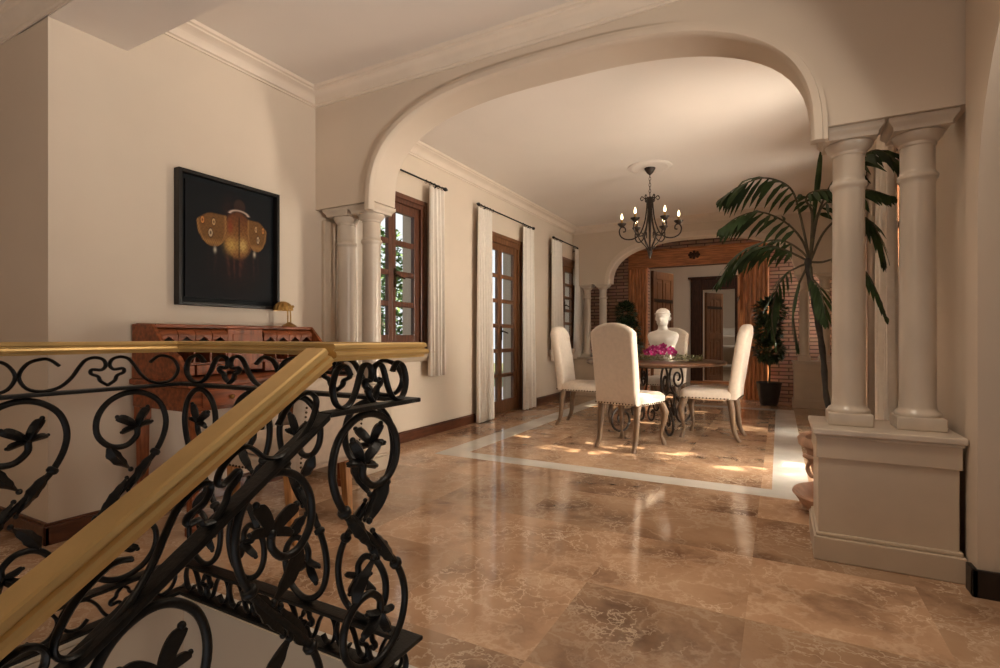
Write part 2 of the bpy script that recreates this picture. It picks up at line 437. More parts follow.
# engaged half pilasters where the arcade meets the side walls
b = MB().box((XL,2.86,.59), (XL+.075,3.02,1.90))
struct('trim_5', b, M['pedestal'], bevel=.012)

# ceilings
struct('ceiling_foyer', MB().box((XL-.28,1.51,ZF), (4.2,2.79,ZF+.2)), M['ceil'], smooth=False)
struct('ceiling_dining', MB().box((XL-.28,2.78,ZD), (XR+.28,YW+.2,ZD+.2)), M['ceil'], smooth=False)
struct('ceiling_stair', MB().box((-5.4,-4.2,ZH), (4.2,1.165,ZH+.2)), M['ceil'], smooth=False)
struct('beam', MB().box((XL-.28,1.165,2.545), (4.2,1.51,ZF+.2)), M['ceil'], smooth=False)
# cornices
def cornice(h, p):
    return [(0,0),(.10*p,.0),(.12*p,.10*h),(.22*p,.14*h),(.25*p,.26*h),(.36*p,.48*h),(.55*p,.66*h),(.76*p,.74*h),(.80*p,.82*h),(.92*p,.86*h),(p,h),(0,h)]
def cornice_run(path, h, p, z):
    w = MB(); w.sweep([(x,y,z-h) for x, y in path], cornice(h, p)); return w
struct('trim_6', cornice_run([(XF,1.51),(XF,YA),(XR,YA)], .10, .125, ZF), M['crown'], ang=25)
struct('trim_7', cornice_run([(XL,YAB),(XL,YB),(XR,YB)], .105, .13, ZD), M['crown'], ang=25)
w = MB(); w.sweep([(-5.2,1.165,ZH-.10),(2.5,1.165,ZH-.10)], [(a,c) for a, c in cornice(.10,.075)])
struct('trim_8', w, M['crown'], ang=25)

# skirting boards
def skirt(runs, h=.105, t=.02):
    w = MB()
    for a, c in runs:
        x = XF if a < 2 else XL
        w.box((x,a,0), (x+t,c,h*.86)).box((x,a,h*.86), (x+t*.6,c,h))
    return w
struct('baseboard_left', skirt([(1.145,2.74),(3.16,5.20),(6.46,8.46)]), M['base'], smooth=False, bevel=.004)
b = MB().box((-5.2,1.145,0), (XF+.02,1.165,.09)).box((-5.2,1.153,.09), (XF+.012,1.165,.105))
struct('baseboard_stair', b, M['base'], smooth=False, bevel=.004)

# ------------------------------------------------ windows and french doors in the left and right walls
def glazed(name, xw, sgn, y0, y1, z0, z1, rows, wood, fw=.12, st=.12, meet=.06, handle=True, sill=False):
    """two leaves with panes in one column each, frame flush with the room side; sgn = direction into the room"""
    xin = xw+sgn*.012; xo = xw-sgn*.09
    lo, hi = min(xin,xo), max(xin,xo)
    f = MB().box((lo,y0,z0), (hi,y0+fw,z1)).box((lo,y1-fw,z0), (hi,y1,z1)).box((lo,y0+fw,z1-fw), (hi,y1-fw,z1))
    f.box((min(xw+sgn*.012,xw+sgn*.026),y0-.02,z0), (max(xw+sgn*.012,xw+sgn*.026),y0+.03,z1+.02)).box((min(xw+sgn*.012,xw+sgn*.026),y1-.03,z0), (max(xw+sgn*.012,xw+sgn*.026),y1+.02,z1+.02)).box((min(xw+sgn*.012,xw+sgn*.026),y0+.03,z1-.03), (max(xw+sgn*.012,xw+sgn*.026),y1-.03,z1+.02))
    if z0 > .1: f.box((lo,y0+fw,z0), (hi,y1-fw,z0+fw))
    else: f.box((lo,y0+fw,0), (hi,y1-fw,.02))
    root = struct(name, f, wood, smooth=False, bevel=.005)
    ym = (y0+y1)/2
    zb = z0+(fw if z0 > .1 else .022); zt = z1-fw
    x_a, x_b = sorted((xw-sgn*.015, xw-sgn*.06))
    for (a, c) in ((y0+fw+.002, ym-.001), (ym+.001, y1-fw-.002)):
        sa, sc_ = (st, meet) if c < ym else (meet, st)
        s = MB().box((x_a,a,zb), (x_b,a+sa,zt)).box((x_a,c-sc_,zb), (x_b,c,zt))
        bot = .16 if z0 < .1 else .09
        s.box((x_a,a+sa,zb), (x_b,c-sc_,zb+bot)).box((x_a,a+sa,zt-.085), (x_b,c-sc_,zt))
        zz0, zz1 = zb+bot, zt-.085
        for k in range(1, rows):
            z = zz0+(zz1-zz0)*k/rows
            s.box((x_a+.004,a+sa,z-.025), (x_b-.004,c-sc_,z+.025))
        leaf = obj('sash', s, wood, root, smooth=False, bevel=.004)
        xm = (x_a+x_b)/2
        obj('glass_pane', MB().box((xm-.003,a+sa,zz0), (xm+.003,c-sc_,zz1)), M['glass'], leaf, smooth=False)
    if handle:
        zc = z0+(z1-z0)*.47 if z0 > .1 else 1.05
        xh = xw-sgn*.015
        h = MB().box((min(xh,xh+sgn*.008),ym+.02,zc-.09), (max(xh,xh+sgn*.008),ym+.05,zc+.09))
        h.tube([(xh,ym+.035,zc+.02),(xh+sgn*.045,ym+.035,zc+.02),(xh+sgn*.05,ym+.06,zc+.01),(xh+sgn*.05,ym+.12,zc)], .009, 8)
        h.tube([(xh+sgn*.045,ym+.035,zc+.02),(xh+sgn*.05,ym-.02,zc+.03)], .008, 8)
        obj('handle', h, M['handle'], root)
    if sill:
        a, c = sorted((xw, xw+sgn*.09)); p = [(0,z0-.10),(.03,z0-.10),(.05,z0-.075),(.075,z0-.05),(.085,z0-.02),(.085,z0),(0,z0)]
        s = MB().prism(p, lambda q, z: (xw+sgn*q,y0-.09,z), lambda q, z: (xw+sgn*q,y1+.09,z))
        obj('sill', s, M['pedestal'], root, ang=30)
    return root
glazed('window_1', XL, 1, *OPEN_L[0], 4, M['winwood'], .07, .075, .05, sill=True)
glazed('door_1', XL, 1, *OPEN_L[1], 6, M['doorwood'], .10, .09, .055)
glazed('window_2', XL, 1, *OPEN_L[2], 5, M['doorwood'], sill=True)
glazed('door_2', XR, -1, *OPEN_R[0], 6, M['doorwood'])
glazed('door_3', XR, -1, *OPEN_R[1], 6, M['doorwood'])
glazed('window_3', XR, -1, *OPEN_R[2], 5, M['doorwood'], sill=True)

# ------------------------------------------------ far end: brick wall, wooden doorway and the rooms beyond
WX0, WX1, OX0, OX1, OZ, WZ = -2.335, -.13, -2.005, -.50, 2.20, 2.50
b = MB().box((XL,YW,0), (OX0,YW+.15,ZD)).box((OX1,YW,0), (XR,YW+.15,ZD)).box((OX0,YW,OZ), (OX1,YW+.15,ZD))
struct('wall_brick', b, M['brick'], smooth=False)
f = MB()
def fluted(mb, x0, x1, y0, y1, z0, z1, n):
    mb.box((x0,y0,z0), (x1,y1,z1))
    wd = (x1-x0)/n
    for k in range(n):
        cx = x0+wd*(k+.5)
        pts = [(cx+math.cos(a)*wd*.40, y0-math.sin(a)*.018) for a in [PI*i/6 for i in range(7)]]
        mb.prism(list(reversed(pts)), lambda x, y: (x,y,z0+.02), lambda x, y: (x,y,z1-.02))
root = MB().box((WX0,YW-.05,OZ+.002), (WX1,YW-.001,WZ)).box((WX0-.02,YW-.075,WZ-.045), (WX1+.02,YW-.001,WZ)).box((WX0,YW-.065,OZ+.002), (WX1,YW-.05,OZ+.03))
dr = struct('door_4', root, M['pine_h'], bevel=.006)
j = MB(); fluted(j, WX0, OX0, YW-.05, YW-.001, .0, OZ, 6); obj('jamb', j, M['pine'], dr, ang=50)
j = MB(); fluted(j, OX1, WX1, YW-.05, YW-.001, .0, OZ, 6); obj('jamb', j, M['pine'], dr, ang=50)
rz = MB().ball((-1.24,YW-.053,2.365), .05, 12, (1.2,.35,.8)); 
for k in range(8): rz.ball((-1.24+.075*math.cos(k*PI/4),YW-.053,2.365+.05*math.sin(k*PI/4)), .022, 8, (1,.4,1))
obj('rosette', rz, M['darkwood'], dr)
def door_leaf(hx, hy, ang, w, h, sgn, mtl):
    """open leaf from hinge (hx,hy) at angle ang with raised panels and iron strap"""
    ux, uy = math.cos(ang), math.sin(ang); nx, ny = -uy, ux
    def P(u, n, z): return (hx+ux*u+nx*n, hy+uy*u+ny*n, z)
    m = MB()
    def bx(u0,u1,n0,n1,z0,z1):
        m.add([P(u0,n0,z0),P(u1,n0,z0),P(u1,n1,z0),P(u0,n1,z0),P(u0,n0,z1),P(u1,n0,z1),P(u1,n1,z1),P(u0,n1,z1)],
              [(0,3,2,1),(4,5,6,7),(0,1,5,4),(1,2,6,5),(2,3,7,6),(3,0,4,7)])
    bx(0,w,-.018,.018,.01,h)
    for a in (0, w-.10): bx(a,a+.10,-.03,.03,.01,h)
    for z in (.01,.95,h-.14): bx(.10,w-.10,-.03,.03,z,z+.14)
    bx(w/2-.035,w/2+.035,-.03,.03,.15,h-.14)
    for u0, u1 in ((.14,w/2-.075),(w/2+.075,w-.14)):
        bx(u0,u1,-.026,.026,.2,.9); bx(u0,u1,-.026,.026,1.14,h-.19)
    o = obj('door_leaf', m, mtl, dr, smooth=False, bevel=.005)
    s = MB(); m2, m = m, s
    bx2 = [(0.02,w-.04,-.038,-.03,1.62,1.68),(0.02,w-.04,.03,.038,1.62,1.68)]
    for q in bx2:
        u0,u1,n0,n1,z0,z1 = q
        s.add([P(u0,n0,z0),P(u1,n0,z0),P(u1,n1,z0),P(u0,n1,z0),P(u0,n0,z1),P(u1,n0,z1),P(u1,n1,z1),P(u0,n1,z1)],
              [(0,3,2,1),(4,5,6,7),(0,1,5,4),(1,2,6,5),(2,3,7,6),(3,0,4,7)])
    obj('strap', s, M['bronze_iron'], o, smooth=False)
door_leaf(OX0+.035, YW+.17, R(73), .74, 2.17, 1, M['doorwood'])
door_leaf(OX1-.035, YW+.17, R(96), .74, 2.17, -1, M['pine'])

# hall behind
HB = 12.0
hx0, hx1, hz = -1.45, -.82, 2.02
b = MB().box((-3.6,9.32,0), (-3.4,17.2,2.7)).box((1.2,9.32,0), (1.4,17.2,2.7))
struct('wall_hall', b, M['wall'], smooth=False)
b = MB().box((-3.4,HB,0), (hx0,HB+.15,2.7)).box((hx1,HB,0), (1.2,HB+.15,2.7)).box((hx0,HB,hz), (hx1,HB+.15,2.7))
struct('wall_hall_end', b, M['wall'], smooth=False)
struct('ceiling_hall', MB().box((-3.6,9.3,2.7), (1.4,17.2,2.9)), M['ceil'], smooth=False)
struct('wall_room_end', MB().box((-3.4,17.0,0), (1.2,17.2,2.7)), M['wall'], smooth=False)
fr = MB()
for (a, c) in ((hx0-.25,hx0-.002),(hx1+.002,hx1+.17)):
    fr.box((a,HB-.06,0), (c,HB-.001,hz+.24)).box((a+.04,HB-.085,0), (c-.04,HB-.06,hz+.2))
fr.box((hx0-.002,HB-.06,hz), (hx1+.002,HB-.001,hz+.24)).box((hx0-.002,HB-.085,hz+.05), (hx1+.002,HB-.06,hz+.2)).box((hx0-.3,HB-.10,hz+.24), (hx1+.22,HB-.001,hz+.28))
dr5 = struct('door_5', fr, M['darkwood'], smooth=False, bevel=.006)
th = MB().box((hx0-.25,HB-.12,0), (hx1+.2,HB+.2,.05)); obj('threshold', th, M['pine_h'], dr5, smooth=False, bevel=.005)
dr_save = dr; dr = dr5
door_leaf(hx0+.03, HB+.19, R(62), .60, 1.98, 1, M['doorwood'])
dr = dr_save
# side board and bench in the furthest room
t = thing('console_bench', 'white painted open console in the furthest room beyond both doorways', 'console', (-.95,15.6,0))
for z in (.18,.72,1.0): obj('shelf', MB().box((-.55,-.2,z), (.55,.2,z+.05)), M['cabinet'], t, smooth=False, bevel=.008)
for x in (-.52,.48): obj('side_panel', MB().box((x,-.19,0), (x+.04,.19,1.24)), M['cabinet'], t, smooth=False, bevel=.006)
obj('back_rail', MB().box((-.48,.15,1.06), (.48,.19,1.24)), M['cabinet'], t, smooth=False, bevel=.006)
t = thing('console_vase', 'small dark vase standing on the white console in the furthest room', 'vase', (-.62,15.55,1.05))
obj('body', MB().lathe([(.05,0),(.09,.06),(.10,.14),(.06,.24),(.035,.30),(.05,.34)], n=16), M['darkpot'], t)

# ================================================================== COLUMNS AND PEDESTALS
def pedestal(name, x0, x1, y0, y1, label, h=.59):
    t = thing(name, label, 'pedestal', ((x0+x1)/2,(y0+y1)/2,0))
    obj('body', MB().box((x0+.022,y0+.03,.10), (x1-.022,y1-.03,h-.125)).box((x0+.014,y0+.02,h-.135), (x1-.014,y1-.02,h-.02)), M['pedestal'], t, world=True, bevel=.004, smooth=False)
    obj('plinth', MB().box((x0+.004,y0+.006,0), (x1-.004,y1-.006,.105)).box((x0+.012,y0+.016,.105), (x1-.012,y1-.016,.122)), M['pedestal'], t, world=True, bevel=.005, smooth=False)
    obj('ledge', MB().box((x0,y0,h-.028), (x1,y1,h)).box((x0+.009,y0+.009,h-.042), (x1-.009,y1-.009,h-.028)), M['marble_w'], t, world=True, bevel=.008, segs=3, smooth=False)
    return t
pedestal('column_pedestal', .135, .672, 2.72, 3.16, 'cream stone pedestal at right front carrying the two nearest columns')
pedestal('column_pedestal', XL+.002, -2.615, 2.74, 3.16, 'cream pedestal behind the desk chair under the left pair of columns')
pedestal('column_pedestal', .165, XR-.002, 8.42, 8.80, 'white pedestal in the far right corner behind the palm trunk', .66)
pedestal('column_pedestal', XL+.002, -2.50, 8.42, 8.80, 'white pedestal in the far left corner below the last curtain', .66)
def column(x, y, z0, z1, r, label, group=None):
    t = thing('column', label, 'column', (x,y,z0))
    H = z1-z0; pl = r*1.3
    obj('plinth', MB().box((-pl,-pl,0), (pl,pl,r*.85)), M['marble_w'], t, smooth=False, bevel=.005)
    q = r*.85
    obj('shaft', MB().lathe([(r*1.27,q),(r*1.3,q+r*.14),(r*1.22,q+r*.30),(r*1.06,q+r*.42),(r*1.03,q+r*.60),(r*1.0,q+r*1.0),(r*1.0,H*.4),(r*.96,H-r*4.2),
        (r*1.0,H-r*4.0),(r*1.10,H-r*3.9),(r*1.14,H-r*3.75),(r*1.10,H-r*3.6),(r*.98,H-r*3.5),(r*.95,H-r*3.3),(r*.95,H-r*1.75)], n=40), M['marble_w'], t, ang=60)
    ab = r*1.52
    obj('capital', MB().lathe([(r*.95,H-r*1.75),(r*1.02,H-r*1.7),(r*1.02,H-r*1.5),(r*1.12,H-r*1.42),(r*1.3,H-r*1.2),(r*1.42,H-r*.95),(r*1.40,H-r*.86)], n=40)
        .rings([[(-a_,-a_,z_),(a_,-a_,z_),(a_,a_,z_),(-a_,a_,z_)] for a_, z_ in ((ab*1.0,H-r*.86),(ab*1.02,H-r*.62),(ab*1.08,H-r*.50),(ab*1.17,H-r*.34),(ab*1.20,H-r*.26),(ab*1.20,H-.001))]), M['marble_w'], t, ang=40, bevel=.004)
    return t
PZ = AZS+.065
column(.290, 2.94, .59, PZ, .067, 'cream marble column on the right pedestal, the one nearer the palm')
column(.548, 2.94, .59, PZ, .067, 'cream marble column at far right on the pedestal, nearest the wall')
column(-2.668, 2.94, .59, PZ, .069, 'white marble column beside the casement window, right one of the left pair')
column(-2.918, 2.94, .59, PZ, .069, 'white marble column left of its twin, nearer the writing desk')
column(-2.64, 8.61, .66, 1.90, .062, 'slim white column at the far left corner, nearer the wooden doorway')
column(-2.92, 8.61, .66, 1.90, .062, 'slim white column at the far left corner, beside the last curtain')
column(.32, 8.61, .66, 1.90, .062, 'slim white column at the far right behind the palm fronds')
column(.57, 8.61, .66, 1.90, .062, 'slim white column at the far right, hidden mostly by the palm trunk')

# ================================================================== RAILINGS
HZ0, HZ1 = .945, .985
UB = .825; LB1, LB0 = .16, .05
def handrail_prof(w=.036, z0=0, h=.043):
    return [(-w*.70,z0),(w*.70,z0),(w*.74,z0+h*.18),(w*.95,z0+h*.22),(w*1.02,z0+h*.36),(w*.95,z0+h*.52),(w*.74,z0+h*.58),(w*.74,z0+h*.66),(w*.88,z0+h*.72),(w*.84,z0+h*.92),(w*.74,z0+h),(-w*.74,z0+h),(-w*.84,z0+h*.92),(-w*.88,z0+h*.72),(-w*.74,z0+h*.66),(-w*.74,z0+h*.58),(-w*.95,z0+h*.52),(-w*1.02,z0+h*.36),(-w*.95,z0+h*.22),(-w*.74,z0+h*.18)]
SH = [(0,0),(.045,.045),(.088,.095),(.117,.155),(.124,.215),(.103,.275),(.055,.313),(0,.320),(-.055,.295),(-.088,.245),(-.088,.185),(-.052,.142),(-.005,.136),(.028,.165),(.030,.195)]
def s_curve(fl=1, sw=1, sh=1):
    top = [(x*fl*sw, y*sh) for x, y in SH]
    bot = [(-x, -y) for x, y in top]
    return cr([(*p, 0) for p in list(reversed(top))+bot[1:]], 5)
FR = [(-.136,.084),(-.1575,.103),(-.179,.108),(-.215,.0945),(-.236,.055),(-.218,.016),(-.179,.003),(-.136,.012),(-.104,.041),(-.082,.077),(-.064,.100),(-.039,.108),(-.014,.10),(-.006,.08),(-.018,.064),(-.0465,.066),(-.0487,.0516),(-.0286,.041),(-.0215,.024),(0,.008)]
def leaf_mb(mb, P, N, c, ang, L, W, lobes=3, curl=.25):
    """acanthus leaf: lobed, hollowed blade of forged iron starting at panel point c"""
    ca, sa = math.cos(ang), math.sin(ang)
    n = 15; lo = []; ro = []; mid = []
    for i in range(n):
        t = i/(n-1)
        bend = curl*L*t*t
        base = W*(1.45*(t**.75)*((1-t)**.42)+.10) if lobes == 1 else W*(math.sin(PI*min(1,t*1.02))**.7)*(1-.35*t)
        lob = 1-.42*abs(math.sin(lobes*PI*t))**1.2 if .06 < t < .94 else 1
        ww = max(base*(.55+.45*lob), W*.10)*.5
        u = t*L; v = bend
        def Q(uu, vv): return (c[0]+uu*ca-vv*sa, c[1]+uu*sa+vv*ca)
        lift = .010*math.sin(PI*t)
        lo.append((Q(u-.05*L*(1-lob), v+ww), lift*.2)); ro.append((Q(u-.05*L*(1-lob), v-ww), lift*.2)); mid.append((Q(u, v), lift+.004))
    rings = []
    for i in range(n):
        ring = [P(*lo[i][0])+N*lo[i][1], P(*mid[i][0])+N*(mid[i][1]+.003), P(*ro[i][0])+N*ro[i][1], P(*ro[i][0])-N*(.004-lo[i][1]*0), P(*mid[i][0])-N*.005, P(*lo[i][0])-N*.004]
        rings.append(ring)
    mb.rings(rings)
    tip = mid[-1][0]; mb.ball(P(*tip), W*.16, 6)
def trefoil(mb, P, N, c, ang, L=.06):
    leaf_mb(mb, P, N, c, ang+.50, L, L*.64, 1, .22)
    leaf_mb(mb, P, N, c, ang-.50, L, L*.64, 1, -.22)
    leaf_mb(mb, P, N, c, ang+1.25, L*.66, L*.44, 1, .30)
    leaf_mb(mb, P, N, c, ang-1.25, L*.66, L*.44, 1, -.30)
    mb.ball(P(*c), .011, 8)
def panel_fn(o, du, slope=0):
    o = Vector(o); du = Vector(du); N = du.cross(Vector((0,0,1))).normalized()
    return (lambda u, w: o+du*u+Vector((0,0,w+slope*u))), N
def scroll_part(parent, P, N, cu, cw, fl, sw=1, sh=1, r=.0098):
    pts = s_curve(fl, sw, sh)
    mb = MB(); mb.tube([P(cu+p[0], cw+p[1]) for p in pts], r, 8)
    sc = obj('scroll', mb, M['iron'], parent, world=True, ang=60)
    for sg in (1, -1):
        lf = MB()
        e = SH[-1]; c = (cu+sg*e[0]*fl*sw, cw+sg*e[1]*sh)
        trefoil(lf, P, N, c, R(90)*sg + .25*fl, .074)
        # acanthus on the shank and hanging from the curl
        a0 = (cu+sg*.082*fl*sw, cw+sg*.088*sh)
        base = math.atan2(-sg*.06*sh, -sg*.055*fl*sw)
        obj('leaf_finial', lf, M['iron'], sc, world=True, ang=45); lf = MB()
        leaf_mb(lf, P, N, a0, base, .135, .046, 4, .12*fl)
        a1 = (cu+sg*-.055*fl*sw, cw+sg*.143*sh)
        obj('leaf', lf, M['iron'], sc, world=True, ang=45); lf = MB()
        leaf_mb(lf, P, N, a1, math.atan2(-sg*1.0, sg*.25*fl), .105, .056, 3, .40*fl)
        obj('leaf', lf, M['iron'], sc, world=True, ang=45)
    for sg in (1, -1):
        co = MB()
        p0 = P(cu+sg*.082*fl*sw, cw+sg*.088*sh); p1 = P(cu+sg*.094*fl*sw, cw+sg*.104*sh)
        co.tube([p0, p0.lerp(p1,.25), p0.lerp(p1,.75), p1], [.012,.0165,.0165,.012], 10)
        obj('collar', co, M['iron'], sc, world=True, ang=60)
def frieze_part(parent, P, N, u0, u1, w0, h, flipv=False, r=.0052):
    cu = (u0+u1)/2; k = (u1-u0)/.48; kh = h/.115
    for sg in (1, -1):
        q = cr([(p[0]*sg*k, p[1]*kh, 0) for p in FR], 4)
        mb = MB(); mb.tube([P(cu+p[0], w0+(h-p[1] if flipv else p[1])) for p in q], r, 8, flat=(N, 1.9))
        obj('frieze_scroll', mb, M['iron'], parent, world=True, ang=60)
def bar(parent, name, path, w, h):
    mb = MB(); mb.sweep(path, [(-w,-h),(w,-h),(w,h),(-w,h)])
    return obj(name, mb, M['iron'], parent, world=True, smooth=False, bevel=.003)

rl = thing('landing_railing', 'black wrought iron scroll railing with level brass handrail around the stairwell', 'railing', (FX,FY,0))
A0 = -1.45; C0 = .84
path = [(FX,A0,0),(FX,FY,0),(CXR,FY,0),(CXR,C0,0)]
def lift(z): return [(x,y,z) for x, y, _ in path]
hr = MB(); hr.sweep(lift(0), [(a,b_) for a, b_ in handrail_prof(.036, HZ0, HZ1-HZ0)])
obj('handrail', hr, M['brass'], rl, world=True, ang=28, label='gilded brass handrail')
bar(rl, 'upper_bar', lift(UB), .020, .006)
bar(rl, 'lower_bar', lift(LB1), .024, .006)
bar(rl, 'lower_bar', lift(LB0), .024, .006)
pA, nA = panel_fn((FX,0,0), (0,1,0))
pB, nB = panel_fn((0,FY,0), (1,0,0))
pC, nC = panel_fn((CXR,0,0), (0,1,0))
mid = (UB+LB1)/2; hs = (UB-LB1-.034)/.64
for k in range(6):
    scroll_part(rl, pA, nA, .965-.30*k, mid, 1, 1.02, hs)
for k in range(4):
    scroll_part(rl, pB, nB, -1.855+.262*k, mid, 1 if k % 2 else -1, .86, hs)
scroll_part(rl, pC, nC, .992, mid, -1, 1.05, hs, .0095)
fh = HZ0-UB-.012
for k in range(5): frieze_part(rl, pA, nA, 1.14-.47*(k+1), 1.14-.47*k, UB+.006, fh)
for k in range(2): frieze_part(rl, pB, nB, -1.955+.515*k, -1.955+.515*(k+1), UB+.006, fh, r=.006)
frieze_part(rl, pC, nC, .86, 1.13, UB+.006, fh, r=.0055)
lh = LB1-LB0-.012
for k in range(7): frieze_part(rl, pA, nA, 1.13-.36*(k+1), 1.13-.36*k, LB0+.006, lh, True)
for k in range(4): frieze_part(rl, pB, nB, -1.955+.257*k, -1.955+.257*(k+1), LB0+.006, lh, True)
frieze_part(rl, pC, nC, .86, 1.13, LB0+.006, lh, True)
# feet that carry the lower bar
for (x, y, dx, dy) in [(FX,FY,-.055,.055),(FX,.45,-.055,0),(FX,-.3,-.055,0),(FX,-1.1,-.055,0),(-1.44,FY,0,.055),(CXR,FY,0,.055)]:
    ft = MB().tube(cr([(x,y,LB0),(x+dx*.6,y+dy*.6,LB0-.002),(x+dx*.95,y+dy*.95,LB0-.016),(x+dx,y+dy,.0012)], 4), .010, 10)
    ft.lathe([(.02,.0012),(.02,.005),(.012,.008)], (x+dx,y+dy,0), 14)
    obj('foot', ft, M['iron'], rl, world=True)

# raking railing down the stairs
SL = .627
sr = thing('stair_railing', 'sloping wrought iron stair railing with wide brass handrail in the foreground', 'railing', (CXR,C0,0))
def rake(y, z): return (CXR, y, z-SL*(C0-y))
y_end = -.75; y_top = C0-.002
hr = MB(); pth = [Vector(rake(y_top,0)), Vector(rake(y_end,0))]
d = (pth[1]-pth[0]).normalized(); upv = Vector((1,0,0)).cross(d); upv = upv if upv.z > 0 else -upv
prof = handrail_prof(.037, 0, .046)
rings = []
for p in pth: rings.append([p+Vector((a,0,0))+Vector((0,0,.938))+upv*b_ for a, b_ in prof])
# vertical cut at the top end
rings[0] = [Vector((CXR+a, y_top, .938+b_*1.0)) if False else r for r, (a, b_) in zip(rings[0], prof)]
hr.rings(rings); obj('handrail', hr, M['brass'], sr, world=True, ang=28, label='gilded brass sloping handrail')
def rbar(name, z, w, h):
    mb = MB(); mb.rings([[Vector(rake(y,z))+Vector((a,0,b_)) for a, b_ in ((-w,-h),(w,-h),(w,h),(-w,h))] for y in (y_top,y_end)])
    obj(name, mb, M['iron'], sr, world=True, smooth=False, bevel=.003)
rbar('upper_bar', UB-.002, .022, .007); rbar('lower_bar', LB1, .024, .007); rbar('lower_bar', LB0, .024, .007)
pD, nD = panel_fn((CXR,C0,0), (0,-1,0), -SL)
def upright(c):
    return lambda u, w: c+Vector((0,-u,w))
for k in range(6):
    scroll_part(sr, upright(pD(.115+.262*k, mid-.004)), nD, 0, 0, -1 if k % 2 else 1, .84, hs*.97, .0085)
for k in range(3): frieze_part(sr, pD, nD, .02+.48*k, .02+.48*(k+1), UB-.003, fh-.004, r=.0048)
for k in range(4): frieze_part(sr, pD, nD, .02+.36*k, .02+.36*(k+1), LB0+.007, lh-.002, True)
# balusters of the lower bar standing on the steps
ft = MB()
for k in range(5):
    y = C0-.02-.27*k
    st = math.ceil((FY+.025-y)/.27); zs = -.17*st
    ft.tube([(CXR,y,zs),(CXR,y,rake(y,LB0)[2])], .012, 10)
obj('foot', ft, M['iron'], sr, world=True)

# ================================================================== DINING CHAIRS
def outline_pillow(mb, pts, ymap, t, rr):
    """rounded slab: outline pts (x,z) CCW; ymap(x,z)->centre y; thickness t; edge rounding rr"""
    n = len(pts)
    def inset(o):
        out = []
        for i in range(n):
            a, c = pts[i-1], pts[(i+1) % n]; tx, tz = c[0]-a[0], c[1]-a[1]; l = math.hypot(tx, tz) or 1
            out.append((pts[i][0]-tz/l*o, pts[i][1]+tx/l*o))
        return out
    rings = []
    for k in range(9):
        a = -PI/2+PI*k/8
        q = inset(rr*(1-math.cos(a))); off = math.sin(a)*rr+math.copysign(t/2-rr, math.sin(a)) if k != 4 else 0
        rings.append([(x, ymap(x,z)-off, z) for x, z in q])
    mb.rings(rings)
def make_dining_chair(label):
    t = thing('dining_chair', label, 'chair')
    # seat: lofted cushion, wider at the front
    rings = []
    for z, o in ((.395,.012),(.40,.003),(.415,0),(.455,0),(.475,.010),(.49,.035),(.498,.09)):
        ring = []
        for k in range(40):
            a = 2*PI*k/40; ca, sa = math.cos(a), math.sin(a)
            x = math.copysign(abs(ca)**.32, ca); y = math.copysign(abs(sa)**.32, sa)
            yy = y*(.255-o); wd = .255 if yy > 0 else .24
            wd = .222+.032*(yy+.25)/.5
            ring.append((x*(wd-o), yy+.0, z))
        rings.append(ring)
    s = MB(); s.rings(rings); obj('seat', s, M['linen'], t, ang=60)
    # tall back with a gently crowned top
    w = .214; H = 1.125
    top = []
    for i in range(15):
        u = 1-2*i/14
        top.append((w*u*(1 if abs(u) < 1 else 1), H-.085*abs(u)**2.6))
    side = [(w*.995,.9),(w*.985,.7),(w*.97,.52),(w*.96,.40)]
    pts = [(-w*.96,.40),(-w*.48,.40),(0,.40),(w*.48,.40)]+list(reversed(side))+[(w*1.0,.98)]+top+[(-w,.98)]+[(-x,z) for x, z in side[:-1]]
    ym = lambda x, z: -.235-.105*max(0,(z-.42)/.7)**1.2-.012*(x/w)**2*0
    bk = MB(); outline_pillow(bk, pts, ym, .098, .034); obj('backrest', bk, M['linen'], t, ang=60)
    # nail heads round the lower edge
    runs = [[(-.225+.03*k,.254,.408) for k in range(16)], [(-.195+.03*k,-.284,.412) for k in range(14)]]
    runs += [[(sx*(.2255+.00205*k), -.20+.032*k, .408) for k in range(14)] for sx in (-1,1)]
    for run in runs:
        nl = MB()
        for p in run: nl.ball(p, .0075, 6)
        obj('nailhead_trim', nl, M['nail'], t)
    for sx in (-1,1):
        p = cr([(sx*.195,.195,.42),(sx*.212,.215,.36),(sx*.226,.232,.29),(sx*.216,.222,.19),(sx*.202,.206,.10),(sx*.212,.220,.04),(sx*.222,.232,.0)], 4)
        m = len(p); rs = []
        for i in range(m):
            u = i/(m-1)
            rs.append(.036-.004*u if u < .3 else (.035-.026*min(1,(u-.3)/.4) if u < .72 else .0155+.008*min(1,(u-.72)/.2)))
        obj('leg', MB().tube(p, rs, 10), M['oak'], t)
        p = cr([(sx*.175,-.20,.42),(sx*.181,-.225,.32),(sx*.181,-.235,.20),(sx*.180,-.25,.09),(sx*.184,-.285,.02),(sx*.184,-.295,.0)], 4)
        m = len(p); rs = [.034-.015*min(1,(i/(m-1))/.8) for i in range(m)]
        obj('leg', MB().tube(p, rs, 10), M['oak'], t)
    return t
GC = 'dining chairs around the round table'
ch = make_dining_chair('cream high-backed dining chair nearest the camera, its back turned to it')
ch.location = (-1.21,4.80,0); ch.rotation_euler = (0,0,R(-14)); ch['group'] = GC
dup(ch, 'cream high-backed dining chair right of the table, seen from its side', (-.61,5.60,0), R(86), GC)
dup(ch, 'cream high-backed dining chair left of the table near the white curtain', (-1.94,5.69,0), R(-89), GC)
dup(ch, 'cream high-backed dining chair behind the white bust at the far side', (-1.30,6.83,0), R(172), GC)

